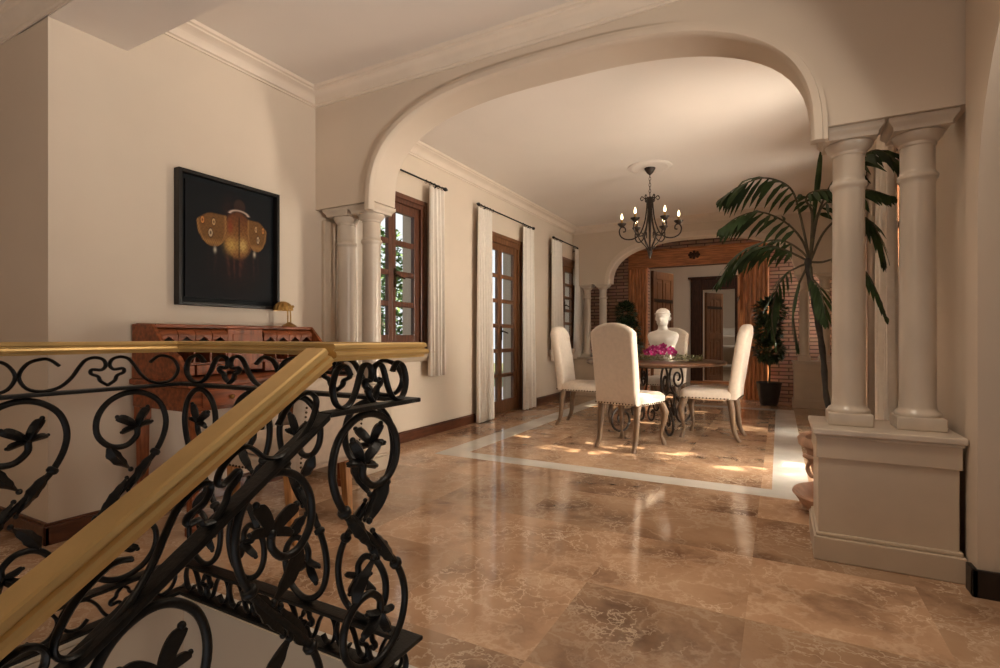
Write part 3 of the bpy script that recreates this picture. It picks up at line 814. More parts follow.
# ================================================================== TABLE
TX, TY = -1.22, 5.86
t = thing('dining_table', 'round dark wood dining table on scrolled wrought iron legs', 'table', (TX,TY,0))
obj('tabletop', MB().lathe([(.0,.70),(.70,.70),(.725,.705),(.742,.718),(.745,.73),(.735,.742),(.72,.745),(0,.745)], n=72), M['tabletop'], t, ang=30)
for k in range(4):
    a = R((62,118,242,298)[k])
    def q(pts): return [(math.cos(a)*r_, math.sin(a)*r_, z) for r_, z in pts]
    L0 = [(.42,.50),(.45,.525),(.44,.575),(.385,.59),(.345,.54),(.365,.46),(.44,.43),(.50,.49),(.48,.61),(.41,.685),(.31,.66),(.265,.55),(.30,.41),(.42,.31),(.56,.26),(.645,.18),(.64,.075),(.55,.016),(.44,.03),(.39,.115),(.435,.20),(.525,.205),(.56,.14),(.51,.105),(.48,.13)]
    c3 = cr([(p[0],p[1],0) for p in L0], 5)
    obj('leg', MB().tube(q([(p.x,p.y) for p in c3]), .0125, 8), M['bronze_iron'], t)
st = MB()
for k in range(4):
    AN4 = (62,118,242,298); a0 = R(AN4[k]); p0 = Vector((math.cos(a0)*.43,math.sin(a0)*.43,0)); a1 = R(AN4[(k+1)%4]); p1 = Vector((math.cos(a1)*.43,math.sin(a1)*.43,0))
    S = MB(); 
    for sg in (0,1):
        A_, B_ = (p0,p1) if sg == 0 else (p1,p0)
        cc = cr([(0,.24,0),(.10,.31,0),(.25,.33,0),(.40,.27,0),(.45,.18,0),(.40,.12,0),(.32,.13,0),(.29,.19,0),(.33,.225,0),(.365,.195,0)], 4)
        S.tube([A_.lerp(B_, p.x)+Vector((0,0,p.y+.02)) for p in cc], .010, 8)
    obj('stretcher_scroll', S, M['bronze_iron'], t)
rg = MB(); rg.tube([(.20*math.cos(2*PI*i/32),.20*math.sin(2*PI*i/32),.672) for i in range(32)], .012, 8, closed=True)
rg.tube([(.47*math.cos(2*PI*i/40),.47*math.sin(2*PI*i/40),.69) for i in range(40)], .010, 8, closed=True)
obj('ring', rg, M['bronze_iron'], t)

# bust: one continuous surface of head, neck and chest
def bust(label, loc, rz):
    t = thing('plaster_bust', label, 'bust', loc, rz)
    # local: faces -Y, base at 0, total about .58
    sec = [(.0,.118,.085,.0),(.015,.124,.09,0),(.08,.132,.092,0),(.15,.142,.098,0),(.20,.162,.106,.002),(.25,.178,.102,.004),(.285,.176,.090,.006),(.31,.150,.078,.006),(.327,.092,.064,.004),(.34,.062,.056,.0),(.365,.052,.052,-.004),(.385,.051,.051,-.008),(.40,.056,.062,-.014),(.415,.062,.072,-.016),(.44,.064,.082,-.014),(.47,.068,.088,-.010),(.50,.074,.094,-.006),(.53,.073,.093,-.003),(.555,.064,.080,0),(.575,.045,.056,0),(.588,.018,.022,0)]
    ks = []
    secs = cr([(z,rx,ry,cy) if False else Vector((z,rx,ry,cy)) for z, rx, ry, cy in sec], 3)
    rings = []; n = 48
    for s_ in secs:
        z, rx, ry, cy = s_[0], s_[1], s_[2], s_[3]; ring = []
        for k in range(n):
            a = 2*PI*k/n; x = math.cos(a); y = math.sin(a)
            p = 2.0
            px_, py_ = rx*x, cy+ry*y
            f = max(0, -y)**3 * max(0, 1-abs(x)*1.0)      # towards the front
            if .42 < z < .50:     # nose
                nz = max(0, 1-abs((z-.452)/.030)); py_ -= .020*nz*math.exp(-(px_/.011)**2)*(1 if y < 0 else 0)
            if y < 0:
                # eye sockets, mouth, chin, brow
                for ex in (-.028,.028):
                    py_ += .012*math.exp(-((px_-ex)/.014)**2-((z-.478)/.010)**2)
                    py_ -= .005*math.exp(-((px_-ex)/.008)**2-((z-.477)/.006)**2)
                py_ -= .006*math.exp(-(px_/.04)**2-((z-.495)/.008)**2)
                py_ -= .006*math.exp(-(px_/.018)**2-((z-.428)/.005)**2)
                py_ -= .005*math.exp(-(px_/.016)**2-((z-.418)/.004)**2)
                py_ += .006*math.exp(-(px_/.018)**2-((z-.4225)/.003)**2)
                py_ -= .010*math.exp(-(px_/.02)**2-((z-.402)/.009)**2)
                # chest muscles and collar
                for ex in (-.06,.06): py_ -= .016*math.exp(-((px_-ex)/.05)**2-((z-.225)/.04)**2)
                py_ += .007*math.exp(-(px_/.012)**2-((z-.24)/.06)**2)
            # waves of hair
            if z > .505 or (z > .455 and y > -.2):
                h = .005+.0045*(math.sin(a*11+z*60)*math.sin(z*190+a*3))
                px_ += x*h; py_ += y*h
            ring.append((px_,py_,z))
        rings.append(ring)
    m = MB(); m.rings(rings)
    obj('body', m, M['plaster'], t, ang=75)
    e = MB()
    for sx in (-1,1): e.tube([(sx*.074,.0,.447),(sx*.083,.006,.455),(sx*.086,.010,.475),(sx*.080,.0,.488),(sx*.076,-.006,.47),(sx*.075,-.004,.452)], [.005,.008,.008,.008,.006,.004], 8)
    obj('ear', e, M['plaster'], t)
    hb = MB(); hb.tube([((.0835)*math.cos(2*PI*i/32),-.005+.1*math.sin(2*PI*i/32),.521-.006*math.sin(2*PI*i/32)) for i in range(32)], .007, 8, closed=True)
    obj('headband', hb, M['plaster'], t)
    return t
bust('white plaster classical male bust standing behind the pink flowers', (-1.19,6.21,.746), R(-6))

# flowers and greenery in the middle of the table
g = thing('table_greenery', 'low bed of trailing greenery laid along the table under the flowers', 'greenery', (TX+.11,5.70,.746))
for k in range(10):
    lf = MB()
    for i in range(85):
        u = random.uniform(-1,1)
        p = Vector(((k-4.5)*.084+random.uniform(-.05,.05), random.uniform(-.10,.10)*(1-.25*abs((k-4.5)/4.5)), random.uniform(.012,.075)*(1-.35*abs((k-4.5)/4.5))))
        dd = Vector((random.uniform(-1,1), random.uniform(-1,1), random.uniform(-.1,.7)))
        lf.leafquad(p, dd, .017, random.uniform(.025,.045), Vector((0,0,1)), .2)
    lf.tube([((k-4.5)*.084-.04,0,.006),((k-4.5)*.084,.02,.012),((k-4.5)*.084+.04,-.01,.006)], .004, 6)
    obj('sprig', lf, M['moss'], g, smooth=False)
def flower(loc, rz, tilt, label):
    t = thing('orchid_bloom', label, 'flower', loc, rz, 'magenta blooms on the table')
    return t
blooms = []
random.seed(11)
def make_bloom():
    t = thing('orchid_bloom', 'magenta bloom in the mound of flowers on the round table', 'flower', (0,0,0), 0, 'magenta blooms on the table')
    pt = MB()
    for k in range(5):
        a = 2*PI*k/5+.3; d_ = Vector((math.cos(a), -.35, math.sin(a)))
        side = d_.cross(Vector((0,-1,0))).normalized(); L_ = .042 if k % 2 else .046; w_ = .022
        rings = []
        for i in range(5):
            u = i/4; ww = w_*math.sin(PI*min(.93, .12+u*.85))*.9+.001
            c_ = d_.normalized()*L_*u + Vector((0,-.010*u*u,0))
            rings.append([c_-side*ww, c_+Vector((0,-.003,0)), c_+side*ww, c_+Vector((0,.002,0))])
        pt.rings(rings)
    obj('petal', pt, M['petal'], t)
    th_ = MB().ball((0,-.012,0), .0075, 8, (1,1.4,1)); obj('throat', th_, M['petal_w'], t, label='pale throat of the bloom')
    sm = MB().tube([(0,.004,0),(0,.02,-.02),(0,.024,-.03)], .003, 6); obj('stem', sm, M['moss'], t)
    return t
b0 = make_bloom()
spots = []
for k in range(20):
    a = 2*PI*k/20*2.4; rr = .165*math.sqrt((k+.5)/20)
    spots.append((TX+.10+rr*1.0*math.cos(a), 5.68+rr*.62*math.sin(a), .815+.065*(1-(rr/.165)**2)+random.uniform(-.005,.02), random.uniform(-.7,.7)))
for i, (x, y, z, rz_) in enumerate(spots):
    if i == 0: o = b0; o.location = (x,y,z); o.rotation_euler = (random.uniform(-.6,.1),0,rz_)
    else:
        o = dup(b0, 'magenta bloom in the mound of flowers on the round table', (x,y,z), rz_, 'magenta blooms on the table'); o.rotation_euler = (random.uniform(-.7,.1),0,rz_)

# ================================================================== CHANDELIER
CHX, CHY = -1.25, 5.80
md = MB().lathe([(.0,ZD-.012),(.10,ZD-.012),(.16,ZD-.009),(.18,ZD-.014),(.20,ZD-.015),(.215,ZD-.010),(.235,ZD-.006),(.24,ZD-.0005)], (CHX,CHY,0), 48)
struct('trim_9', md, M['ceil'], ang=30)
t = thing('chandelier', 'dark wrought iron chandelier with six candle bulbs above the dining table', 'chandelier', (CHX,CHY,ZD-.014))
zz = lambda z: z-(ZD-.014)
obj('canopy', MB().lathe([(.06,zz(2.856)),(.058,zz(2.845)),(.03,zz(2.80)),(.012,zz(2.785)),(.004,zz(2.78))], n=20), M['bronze_iron'], t)
cn = MB()
for k in range(7):
    z = zz(2.775-.034*k)
    cn.tube([((.011 if k%2 else .0)*math.cos(2*PI*i/10), (.0 if k%2 else .011)*math.cos(2*PI*i/10), z+.021*math.sin(2*PI*i/10)) for i in range(10)], .0028, 5, closed=True)
obj('chain', cn, M['bronze_iron'], t)
obj('hub', MB().lathe([(.006,zz(2.55)),(.03,zz(2.535)),(.034,zz(2.50)),(.028,zz(2.46)),(.02,zz(2.3)),(.012,zz(2.15)),(.010,zz(1.99)),(.02,zz(1.96)),(.03,zz(1.94)),(.018,zz(1.90)),(.004,zz(1.86))], n=16), M['bronze_iron'], t)
vdir = R(12.2)
for k in range(6):
    a = vdir+k*PI/3; ca, sa = math.cos(a), math.sin(a)
    def W(r_, z): return (ca*r_, sa*r_, zz(z))
    main = cr([(*p,0) for p in [(.028,2.53),(.035,2.40),(.055,2.27),(.10,2.15),(.17,2.09),(.25,2.085),(.31,2.12),(.328,2.18),(.305,2.225),(.268,2.215),(.262,2.178),(.288,2.17)]], 5)
    ar = MB().tube([W(p.x,p.y) for p in main], .0075, 7)
    low = cr([(*p,0) for p in [(.012,1.93),(.04,1.99),(.09,2.05),(.12,2.105),(.10,2.15),(.07,2.135),(.075,2.10)]], 4)
    ar.tube([W(p.x,p.y) for p in low], .006, 6)
    curl = cr([(*p,0) for p in [(.03,2.50),(.06,2.53),(.085,2.55),(.10,2.525),(.085,2.505),(.07,2.52)]], 4)
    ar.tube([W(p.x,p.y) for p in curl], .005, 6)
    arm = obj('arm', ar, M['bronze_iron'], t)
    c_ = W(.30,2.225)
    obj('drip_pan', MB().lathe([(.008,-.005),(.02,.0),(.048,.032),(.05,.038),(.03,.036),(.012,.034)], c_, 14), M['bronze_iron'], arm)
    obj('candle', MB().lathe([(.013,.034),(.013,.08),(.011,.083)], c_, 12), M['lampbrass'], arm)
    obj('bulb', MB().lathe([(.006,.083),(.012,.094),(.0145,.108),(.010,.128),(.003,.150)], c_, 12), M['bulb'], arm)

# ================================================================== CURTAINS AND RODS
def curtain(x, sgn, y0, y1, z0, z1, label, folds, seed, flare=0, twist=0):
    random.seed(seed)
    n = folds*10; rows = 12; rings = []; th = .004
    ph = [random.uniform(-.5,.5) for _ in range(folds+2)]
    for r_ in range(rows+1):
        v = r_/rows; z = z1+(z0-z1)*v
        front = []; back = []
        yc = (y0+y1)/2; hw = (y1-y0)/2*(.86+.14*v**.8*(1+flare)); 
        for i in range(n+1):
            u = i/n
            f = u*folds
            amp = (.017+.012*v)*(1+.3*math.sin(3.1*f+seed))
            dx = amp*math.sin(2*PI*f+ph[int(f)]*v)+.008*math.sin(7*u+3*v+seed)
            y = yc+(2*u-1)*hw+.008*math.cos(4*PI*f)*v
            front.append((x+sgn*(dx+th), y, z)); back.append((x+sgn*(dx-th), y, z))
        rings.append(front+list(reversed(back)))
    m = MB(); m.rings(rings)
    o = obj('curtain', m, M['curtain'], ang=70); tag(o, label, 'curtain', 'white linen curtains'); return o
XC = XL+.085; 
curtain(XC, 1, 2.96, 3.28, .61, 2.50, 'white linen curtain seen between the two left columns', 5, 1)
curtain(XC, 1, 4.17, 4.47, .61, 2.50, 'white linen curtain hanging right of the nearest casement window', 5, 2)
curtain(XC, 1, 5.12, 5.50, .012, 2.50, 'floor-length white curtain on the left of the french door', 7, 3)
curtain(XC, 1, 6.33, 6.72, .012, 2.50, 'floor-length white curtain on the right of the french door', 6, 4)
curtain(XC, 1, 7.34, 7.80, .63, 2.50, 'white curtain left of the farthest window behind the left chair', 7, 5)
curtain(XC, 1, 8.36, 8.74, .63, 2.50, 'white curtain right of the farthest window by the far corner columns', 6, 6, .3)
XCR = XR-.115
curtain(XCR, -1, 3.67, 4.16, .012, 2.50, 'pale curtain on the right wall directly behind the rightmost column', 7, 7)
curtain(XCR, -1, 4.92, 5.40, .012, 2.50, 'pale curtain on the right wall seen between the two right columns', 7, 8)
curtain(XCR, -1, 5.50, 5.88, .012, 2.50, 'pale curtain on the right wall behind the palm, left column side', 6, 9)
curtain(XCR, -1, 6.58, 6.92, .012, 2.50, 'pale curtain on the right wall beyond the palm trunk', 6, 10)
def rod(x, xw, y0, y1, label, z=2.535):
    t = thing('curtain_rod', label, 'curtain rod', (x,(y0+y1)/2,z), 0, 'iron curtain rods')
    L_ = (y1-y0)/2; s_ = 1 if xw < x else -1
    obj('pole', MB().tube([(0,-L_,0),(0,L_,0)], .0085, 10), M['iron'], t)
    for sg in (-1,1):
        obj('finial', MB().tube([(0,sg*L_,0),(0,sg*(L_+.02),0),(0,sg*(L_+.035),0),(0,sg*(L_+.06),0),(0,sg*(L_+.08),0)], [.010,.018,.022,.014,.004], 10), M['iron'], t)
        y = sg*(L_-.12)
        obj('bracket', MB().tube([(xw-x+s_*.002,y,-.05),(xw-x+s_*.03,y,-.05),(xw-x+s_*.05,y,-.03),(-s_*.012,y,-.012),(0,y,-.012),(s_*.014,y,0)], .007, 8).box((min(xw-x,xw-x+s_*.006),y-.012,-.085), (max(xw-x,xw-x+s_*.006),y+.012,-.015)), M['iron'], t)
        rn = MB()
        for k in range(5):
            yy = sg*(L_-.02-.07*k)
            rn.tube([(.015*math.cos(2*PI*i/12),yy,-.006+.017*math.sin(2*PI*i/12)) for i in range(12)], .0025, 5, closed=True)
        obj('ring', rn, M['iron'], t)
rod(XC, XL, 2.93, 4.44, 'black iron curtain rod above the nearest casement window')
rod(XC, XL, 5.19, 6.64, 'black iron curtain rod above the french door')
rod(XC, XL, 7.45, 8.62, 'black iron curtain rod above the farthest window on the left')
rod(XCR, XR, 3.70, 5.34, 'black iron curtain rod on the right wall behind the right columns')
rod(XCR, XR, 5.56, 6.90, 'black iron curtain rod on the right wall beyond the palm')

# ================================================================== PAINTING
def painting():
    t = thing('framed_painting', 'black framed dark painting of a figure with gilded winged shoulders', 'painting', (XF,2.105,1.60))
    y0, y1, z0, z1 = 1.752, 2.438, 1.188, 1.985
    x0, x1 = XF+.002, XF+.055; fw = .038
    f = MB()
    f.box((x0,y0,z0), (x1,y0+fw*.55,z1)).box((x0,y1-fw*.55,z0), (x1,y1,z1)).box((x0,y0+fw*.55,z0), (x1,y1-fw*.55,z0+fw*.55)).box((x0,y0+fw*.55,z1-fw*.55), (x1,y1-fw*.55,z1))
    obj('frame', f, M['frame_black'], t, world=True, smooth=False, bevel=.003)
    obj('backing', MB().box((x0,y0+fw*.5,z0+fw*.5), (x0+.012,y1-fw*.5,z1-fw*.5)), M['slip'], t, world=True, smooth=False)
    cy0, cy1, cz0, cz1 = y0+.052, y1-.052, z0+.052, z1-.052
    n = 150; nz = 170
    me = bpy.data.meshes.new('canvas'); vs = []; fs = []; cols = []
    rnd = random.Random(5)
    spot = [(rnd.uniform(-1,1), rnd.uniform(-1,1)) for _ in range(40)]
    def sm(a, b_, x):
        x = max(0, min(1, (x-a)/(b_-a))); return x*x*(3-2*x)
    def paint(u, v):       # u 0..1 left-right, v 0..1 bottom-top
        c = [.006,.007,.009]
        def mix(col, a):
            for i in range(3): c[i] = c[i]*(1-a)+col[i]*a
        x = u-.565; y = v-.60
        nz_ = .5+.25*math.sin(u*43+9*math.sin(v*17))+.25*math.sin(v*61+7*math.sin(u*29))
        nq = .5+.5*math.sin(u*150+5*math.sin(v*70))*math.sin(v*140+4*math.sin(u*90))
        # soft brown smoke below the figure and red streaks above it
        mix((.020,.008,.007), .8*math.exp(-(x/.26)**2-((v-.28)/.20)**2)*(.5+.5*nz_))
        mix((.030,.012,.010), .7*math.exp(-((u-.47)/.07)**2-((v-.80)/.12)**2)*(.4+.6*nz_))
        st = (.5+.5*math.sin(u*61+1.7*math.sin(u*23)+.8*math.sin(v*11+u*19)))**3*(.4+.6*nz_)
        mix((.085,.024,.016), .8*st*math.exp(-(x/.20)**2)*sm(.15,.32,v)*(1-sm(.42,.50,v)))
        # head and neck in shadow
        mix((.035,.018,.014), .95*(1-sm(.75,1.1,math.hypot((u-.60)/.075,(v-.865)/.075))))
        # bodice, round shouldered
        bd = math.hypot((u-.585)/.185, (v-.60)/.225)
        bi = 1-sm(.82,1.08,bd)
        mix((.13,.042,.013), .95*bi*(.65+.35*nz_))
        mix((.24,.11,.030), .75*bi*nq*(1-sm(.62,.80,v)))
        mix((.22,.03,.014), .6*bi*math.exp(-((u-.49)/.03)**2-((v-.66)/.07)**2))
        mix((.55,.36,.10), .85*math.exp(-((u-.50)/.07)**2-((v-.50)/.07)**2)*(.35+.65*nq))
        mix((.66,.46,.15), .9*math.exp(-((u-.64)/.05)**2-((v-.51)/.06)**2)*(.35+.65*nq))
        mix((.012,.006,.004), .9*math.exp(-((u-.595)/.008)**2)*bi*(1-sm(.74,.80,v)))
        # pale collar
        mix((.55,.42,.34), .9*math.exp(-((math.hypot((u-.595)/.115,(v-.785)/.045)-1)/.13)**2)*(1 if v > .79 else 0))
        # two gilded, rounded shoulder pieces that hang like wings
        for sg, ucx, vtop in ((-1,.275,.775),(1,.825,.78)):
            wu, hv = (.175,.315) if sg < 0 else (.130,.31)
            px_ = (u-ucx)/wu*sg; py_ = (vtop-v)/hv      # px_ outward, py_ down
            top = .06+.30*max(0,px_)**1.6
            sc_ = 1+.035*math.sin(px_*26)
            half = 1.0 if py_ < .35 else math.sqrt(max(0, 1-((py_-.35)/.65)**2))
            shift = -.12*(py_)
            inside = sm(top-.03, top+.03, py_)*(1-sm(.90*sc_,1.02*sc_, abs(px_-shift)/max(.02,half)))*(1-sm(.96,1.02,py_))
            if inside > 0:
                r1 = max(abs(px_-shift)/max(.02,half), py_)
                mix((.105,.048,.016), .96*inside)
                mix((.20,.095,.028), .7*inside*nq)
                mix((.42,.22,.065), .8*inside*math.exp(-((r1-.88)/.08)**2)*(.45+.55*math.sin(px_*55)*math.sin(py_*48)))
                for (ox, oy, rr, cc) in ((.55,.30,.13,(.50,.20,.05)),(-.15,.30,.13,(.42,.27,.12)),(.05,.62,.15,(.40,.30,.18))):
                    q = math.hypot(px_-ox, (py_-oy)*1.1)/rr
                    mix((.035,.014,.008), .8*inside*(1-sm(.95,1.2,q)))
                    mix(cc, .95*inside*(1-sm(.75,.9,q)))
                    mix((.05,.025,.015), .85*inside*(1-sm(.30,.45,q)))
            # pale tassel below each piece
            mix((.50,.44,.34), .9*math.exp(-((u-ucx-.04*sg*-1)/.014)**2-((v-(vtop-hv-.025))/.024)**2))
        return c
    for j in range(nz+1):
        for i in range(n+1):
            u, v = i/n, j/nz
            vs.append((.026, cy0+(cy1-cy0)*u-2.105, cz0+(cz1-cz0)*v-1.60)); cols.append((*paint(u,v),1))
    o_ = len(vs)
    for j in range(nz):
        for i in range(n):
            a = j*(n+1)+i; fs.append((a,a+1,a+n+2,a+n+1))
    # stretcher sides give the canvas its thickness
    ring = [(cy0,cz0),(cy1,cz0),(cy1,cz1),(cy0,cz1)]
    for y, z in ring: vs.append((.026,y-2.105,z-1.60)); cols.append((.006,.006,.007,1))
    for y, z in ring: vs.append((.0145,y-2.105,z-1.60)); cols.append((.006,.006,.007,1))
    for k in range(4): fs.append((o_+k,o_+4+k,o_+4+(k+1)%4,o_+(k+1)%4))
    me.from_pydata(vs, [], fs); me.update()
    ca = me.color_attributes.new('paint', 'FLOAT_COLOR', 'POINT')
    for i, c in enumerate(cols): ca.data[i].color = c
    m = bpy.data.materials.new('oil_paint'); m.use_nodes = True; N = m.node_tree.nodes
    at = N.new('ShaderNodeAttribute'); at.attribute_name = 'paint'
    m.node_tree.links.new(at.outputs['Color'], N['Principled BSDF'].inputs['Base Color']); N['Principled BSDF'].inputs['Roughness'].default_value = .6; N['Principled BSDF'].inputs['Specular IOR Level'].default_value = .15
    me.materials.append(m)
    o = bpy.data.objects.new('canvas', me); COL.objects.link(o); o.parent = t
painting()

# ================================================================== DESK, LAMP, DESK CHAIR
DY0, DY1, DX0, DX1 = 1.525, 2.60, XF+.012, -2.56
t = thing('writing_desk', 'mahogany writing desk with scalloped pigeonholes and sloped ends against the left wall', 'desk', ((DX0+DX1)/2,(DY0+DY1)/2,0))
kw = dict(parent=t, world=True)
obj('desktop', MB().box((DX0,DY0-.015,.745), (DX1+.015,DY1+.015,.775)), M['mahog'], smooth=False, bevel=.007, **kw)
obj('apron', MB().box((DX0+.01,DY0,.625), (DX1,DY1,.745)), M['mahog'], smooth=False, bevel=.004, **kw)
for k in range(3):
    a = DY0+.06+k*.32; dw = obj('drawer', MB().box((DX1,a,.642), (DX1+.012,a+.30,.73)), M['mahog'], smooth=False, bevel=.004, **kw)
    obj('knob', MB().ball((DX1+.024,a+.15,.686), .013, 8).tube([(DX1+.01,a+.15,.686),(DX1+.024,a+.15,.686)], .006, 8), M['lampbrass'], dw, world=True)
for x in (DX0+.04, DX1-.035):
    for y in (DY0+.035, DY1-.035):
        lg = MB(); rr = []
        for z, h_ in ((.625,.030),(.56,.030),(.545,.024),(.05,.019),(.045,.026),(0,.026)): rr.append([(x-h_,y-h_,z),(x+h_,y-h_,z),(x+h_,y+h_,z),(x-h_,y+h_,z)])
        lg.rings(list(reversed(rr))); obj('leg', lg, M['mahog_v'], smooth=False, bevel=.003, **kw)
prof = [(DX0,.776),(DX1-.02,.776),(DX1-.02,.80),(-2.66,.90),(-2.80,.965),(-2.88,1.045),(-2.905,1.07),(DX0,1.07)]
for y in (DY0, DY1-.022):
    obj('end_panel', MB().prism(prof, lambda x, z: (x,y,z), lambda x, z: (x,y+.022,z)), M['mahog'], smooth=False, bevel=.004, **kw)
obj('back_panel', MB().box((DX0,DY0+.022,.776), (DX0+.018,DY1-.022,1.05)), M['desk_shade'], smooth=False, **kw)
obj('top_board', MB().box((DX0,DY0+.022,1.05), (-2.90,DY1-.022,1.07)).box((DX0,DY0+.022,1.07), (DX0+.02,DY1-.022,1.075)), M['mahog'], smooth=False, bevel=.004, **kw)
secs = [(DY0+.03,DY0+.415),(DY0+.42,DY1-.42),(DY1-.415,DY1-.03)]
for si, (a, c) in enumerate(secs):
    if si == 1:
        cb = obj('cupboard_door', MB().box((-2.90,a,.80), (-2.885,c,1.048)).box((-2.885,a+.03,.83), (-2.878,c-.03,1.02)), M['mahog_v'], smooth=False, bevel=.004, **kw)
        obj('knob', MB().ball((-2.868,c-.05,.92), .011, 8), M['lampbrass'], cb, world=True); continue
    # rolled, ribbed valance with pointed scallops
    n = 4; wd = (c-a)/n; v = MB()
    for k in range(n):
        y0_, y1_ = a+wd*k+.002, a+wd*(k+1)-.002
        pr = [(-2.93,1.048)]+[(-2.93+.055*math.cos(q), 1.006+.042*math.sin(q)) for q in [PI/2*(1-i/7)-.15*i/7 for i in range(8)]]+[(-2.93,1.0)]
        v.prism(list(reversed(pr)), lambda x, z: (x,y0_,z), lambda x, z: (x,y1_,z))
        m_ = (y0_+y1_)/2
        v.prism([(y0_,1.008),(y0_,.955),(y0_+.006,.958),(y0_+.012,.975),(m_-.016,.990),(m_,1.002),(m_+.016,.990),(y1_-.012,.975),(y1_-.006,.958),(y1_,.955),(y1_,1.008)], lambda y, z: (-2.89,y,z), lambda y, z: (-2.878,y,z))
    obj('valance', v, M['mahog'], ang=35, **kw)
    dv = MB()
    for k in range(n+1): dv.box((DX0+.02,a+wd*k-.005,.85), (-2.89,a+wd*k+.005,.975))
    dv.box((DX0+.02,a,.845), (-2.885,c,.855))
    obj('pigeonhole_divider', dv, M['mahog'], smooth=False, **kw)
    for k in range(2):
        dd = obj('small_drawer', MB().box((DX0+.02,a+k*(c-a)/2+.006,.785), (-2.875,a+(k+1)*(c-a)/2-.006,.842)), M['mahog_v'], smooth=False, bevel=.003, **kw)
        obj('knob', MB().ball((-2.866,a+(k+.5)*(c-a)/2,.813), .010, 8), M['lampbrass'], dd, world=True)

LX, LY = -2.99, 2.47
t = thing('desk_lamp', 'small brass desk lamp with ribbed shell shade on top of the desk', 'lamp', (LX,LY,1.0702))
obj('base', MB().lathe([(.0,0),(.048,0),(.050,.008),(.034,.018),(.016,.028),(.008,.034)], n=24, sx=1, sy=1), M['lampbrass'], t)
obj('stem', MB().tube(cr([(0,-.012,.028),(0,-.012,.10),(0,-.018,.135),(0,-.03,.14)], 4), .0045, 8).tube(cr([(0,.012,.028),(0,.010,.10),(0,-.004,.13),(0,-.03,.14)], 4), .0045, 8), M['lampbrass'], t)
sh = MB(); rings = []
for i in range(7):
    ph_ = PI/2*i/6; ring = []
    for k in range(48):
        a = 2*PI*k/48; rr = (.066+.005*math.cos(a*12))*math.sin(max(.06,ph_)); ring.append((rr*.8*math.cos(a), -.05+rr*math.sin(a), .112+.062*math.cos(ph_)))
    rings.append(ring)
for i in range(6,-1,-1): rings.append([(x*.95, -.05+(y+.05)*.95, z-.002) for x, y, z in rings[i]])
sh.rings(rings); obj('lamp_shade', sh, M['lampbrass'], t)
obj('pivot', MB().tube([(-.0,-.012,.142),(0,.03,.142)], .006, 8).ball((0,.03,.142), .010, 8), M['lampbrass'], t)

t = thing('desk_chair', 'beige upholstered desk chair with nailheads and honey wood legs behind the railing', 'chair', (-2.30,1.91,0), R(90))
# local frame: faces +Y, turned so that it faces the desk
obj('seat_frame', MB().box((-.215,-.25,.33), (.215,.25,.40)), M['linen2'], t, bevel=.015, segs=3, smooth=True)
obj('seat_cushion', MB().box((-.21,-.20,.402), (.25,.215,.495)), M['linen2'], t, bevel=.03, segs=4)
w = .21; pts = [(-w,.36),(0,.36),(w,.36),(w,.55),(w*.99,.72)]+[(w*(1-2*i/10), .80-.035*abs(1-2*i/10)**2.4) for i in range(11)]+[(-w*.99,.72),(-w,.55)]
bk = MB(); outline_pillow(bk, pts, lambda x, z: -.255-.06*max(0,(z-.4)/.4), .085, .028); obj('backrest', bk, M['linen2'], t, ang=60)
runs = [[(-.216,-.23+.025*k,.340) for k in range(20)], [(.216,-.23+.025*k,.340) for k in range(20)], [(-.20+.021*k,.2515,.340) for k in range(20)]]
runs += [[(sx*.192,-.301-.06*max(0,(.38+.022*k-.4)/.4),.38+.022*k) for k in range(17)] for sx in (-1,1)]
for run in runs:
    nl = MB()
    for p in run: nl.ball(p, .006, 6)
    obj('nailhead_trim', nl, M['nail'], t)
for sx in (-1,1):
    for sy in (-1,1):
        lg = MB(); rr = []
        for z, h_, o_ in ((0,.017,.03 if sy < 0 else 0),(.05,.018,.02 if sy < 0 else 0),(.335,.026,0)):
            x, y = sx*.18, sy*(.215+o_); rr.append([(x-h_,y-h_,z),(x+h_,y-h_,z),(x+h_,y+h_,z),(x-h_,y+h_,z)])
        lg.rings(rr); obj('leg', lg, M['palewood'], t, smooth=False, bevel=.004)

# ================================================================== PLANTS
# palm in the terracotta urn
PX, PY = .335, 3.50
u = thing('terracotta_urn', 'pale terracotta urn with handles and saucer behind the right pedestal', 'pot', (PX,PY,0))
obj('saucer', MB().lathe([(0,.0),(.16,.0),(.21,.02),(.255,.085),(.268,.10),(.262,.112),(.24,.10),(.19,.045),(.0,.035)], n=48), M['terracotta'], u, ang=50)
obj('body', MB().lathe([(.0,.036),(.125,.036),(.135,.06),(.12,.085),(.135,.13),(.165,.22),(.185,.30),(.195,.345),(.21,.365),(.235,.38),(.24,.415),(.228,.43),(.20,.42),(.185,.37),(.17,.36),(.0,.358)], n=48), M['terracotta'], u, ang=50)
for a in (R(215), R(35), R(125), R(305)):
    cu_, su_ = math.cos(a), math.sin(a); tx_, ty_ = -su_, cu_
    obj('handle', MB().tube(cr([(cu_*r_+tx_*w_, su_*r_+ty_*w_, z) for r_, w_, z in ((.185,-.045,.30),(.215,-.045,.325),(.235,-.02,.33),(.232,.02,.33),(.21,.045,.32),(.20,.05,.27),(.205,.02,.225),(.205,-.02,.225),(.20,-.05,.26))], 4, True), .012, 8, closed=True), M['terracotta'], u)
obj('soil', MB().lathe([(0,.358),(.168,.360),(.10,.375),(0,.38)], n=24), M['soil'], u)
pm = thing('potted_palm', 'tall slender palm with arching dark green fronds rising from the urn', 'palm', (PX,PY,.37))
random.seed(3)
c0 = atY(809, 272, 3.52)
trunk = cr([(PX,PY,.36), atY(828,405,3.50), atY(823,355,3.55), atY(816,310,3.53), c0, c0+Vector((-.005,0,.08))], 6)
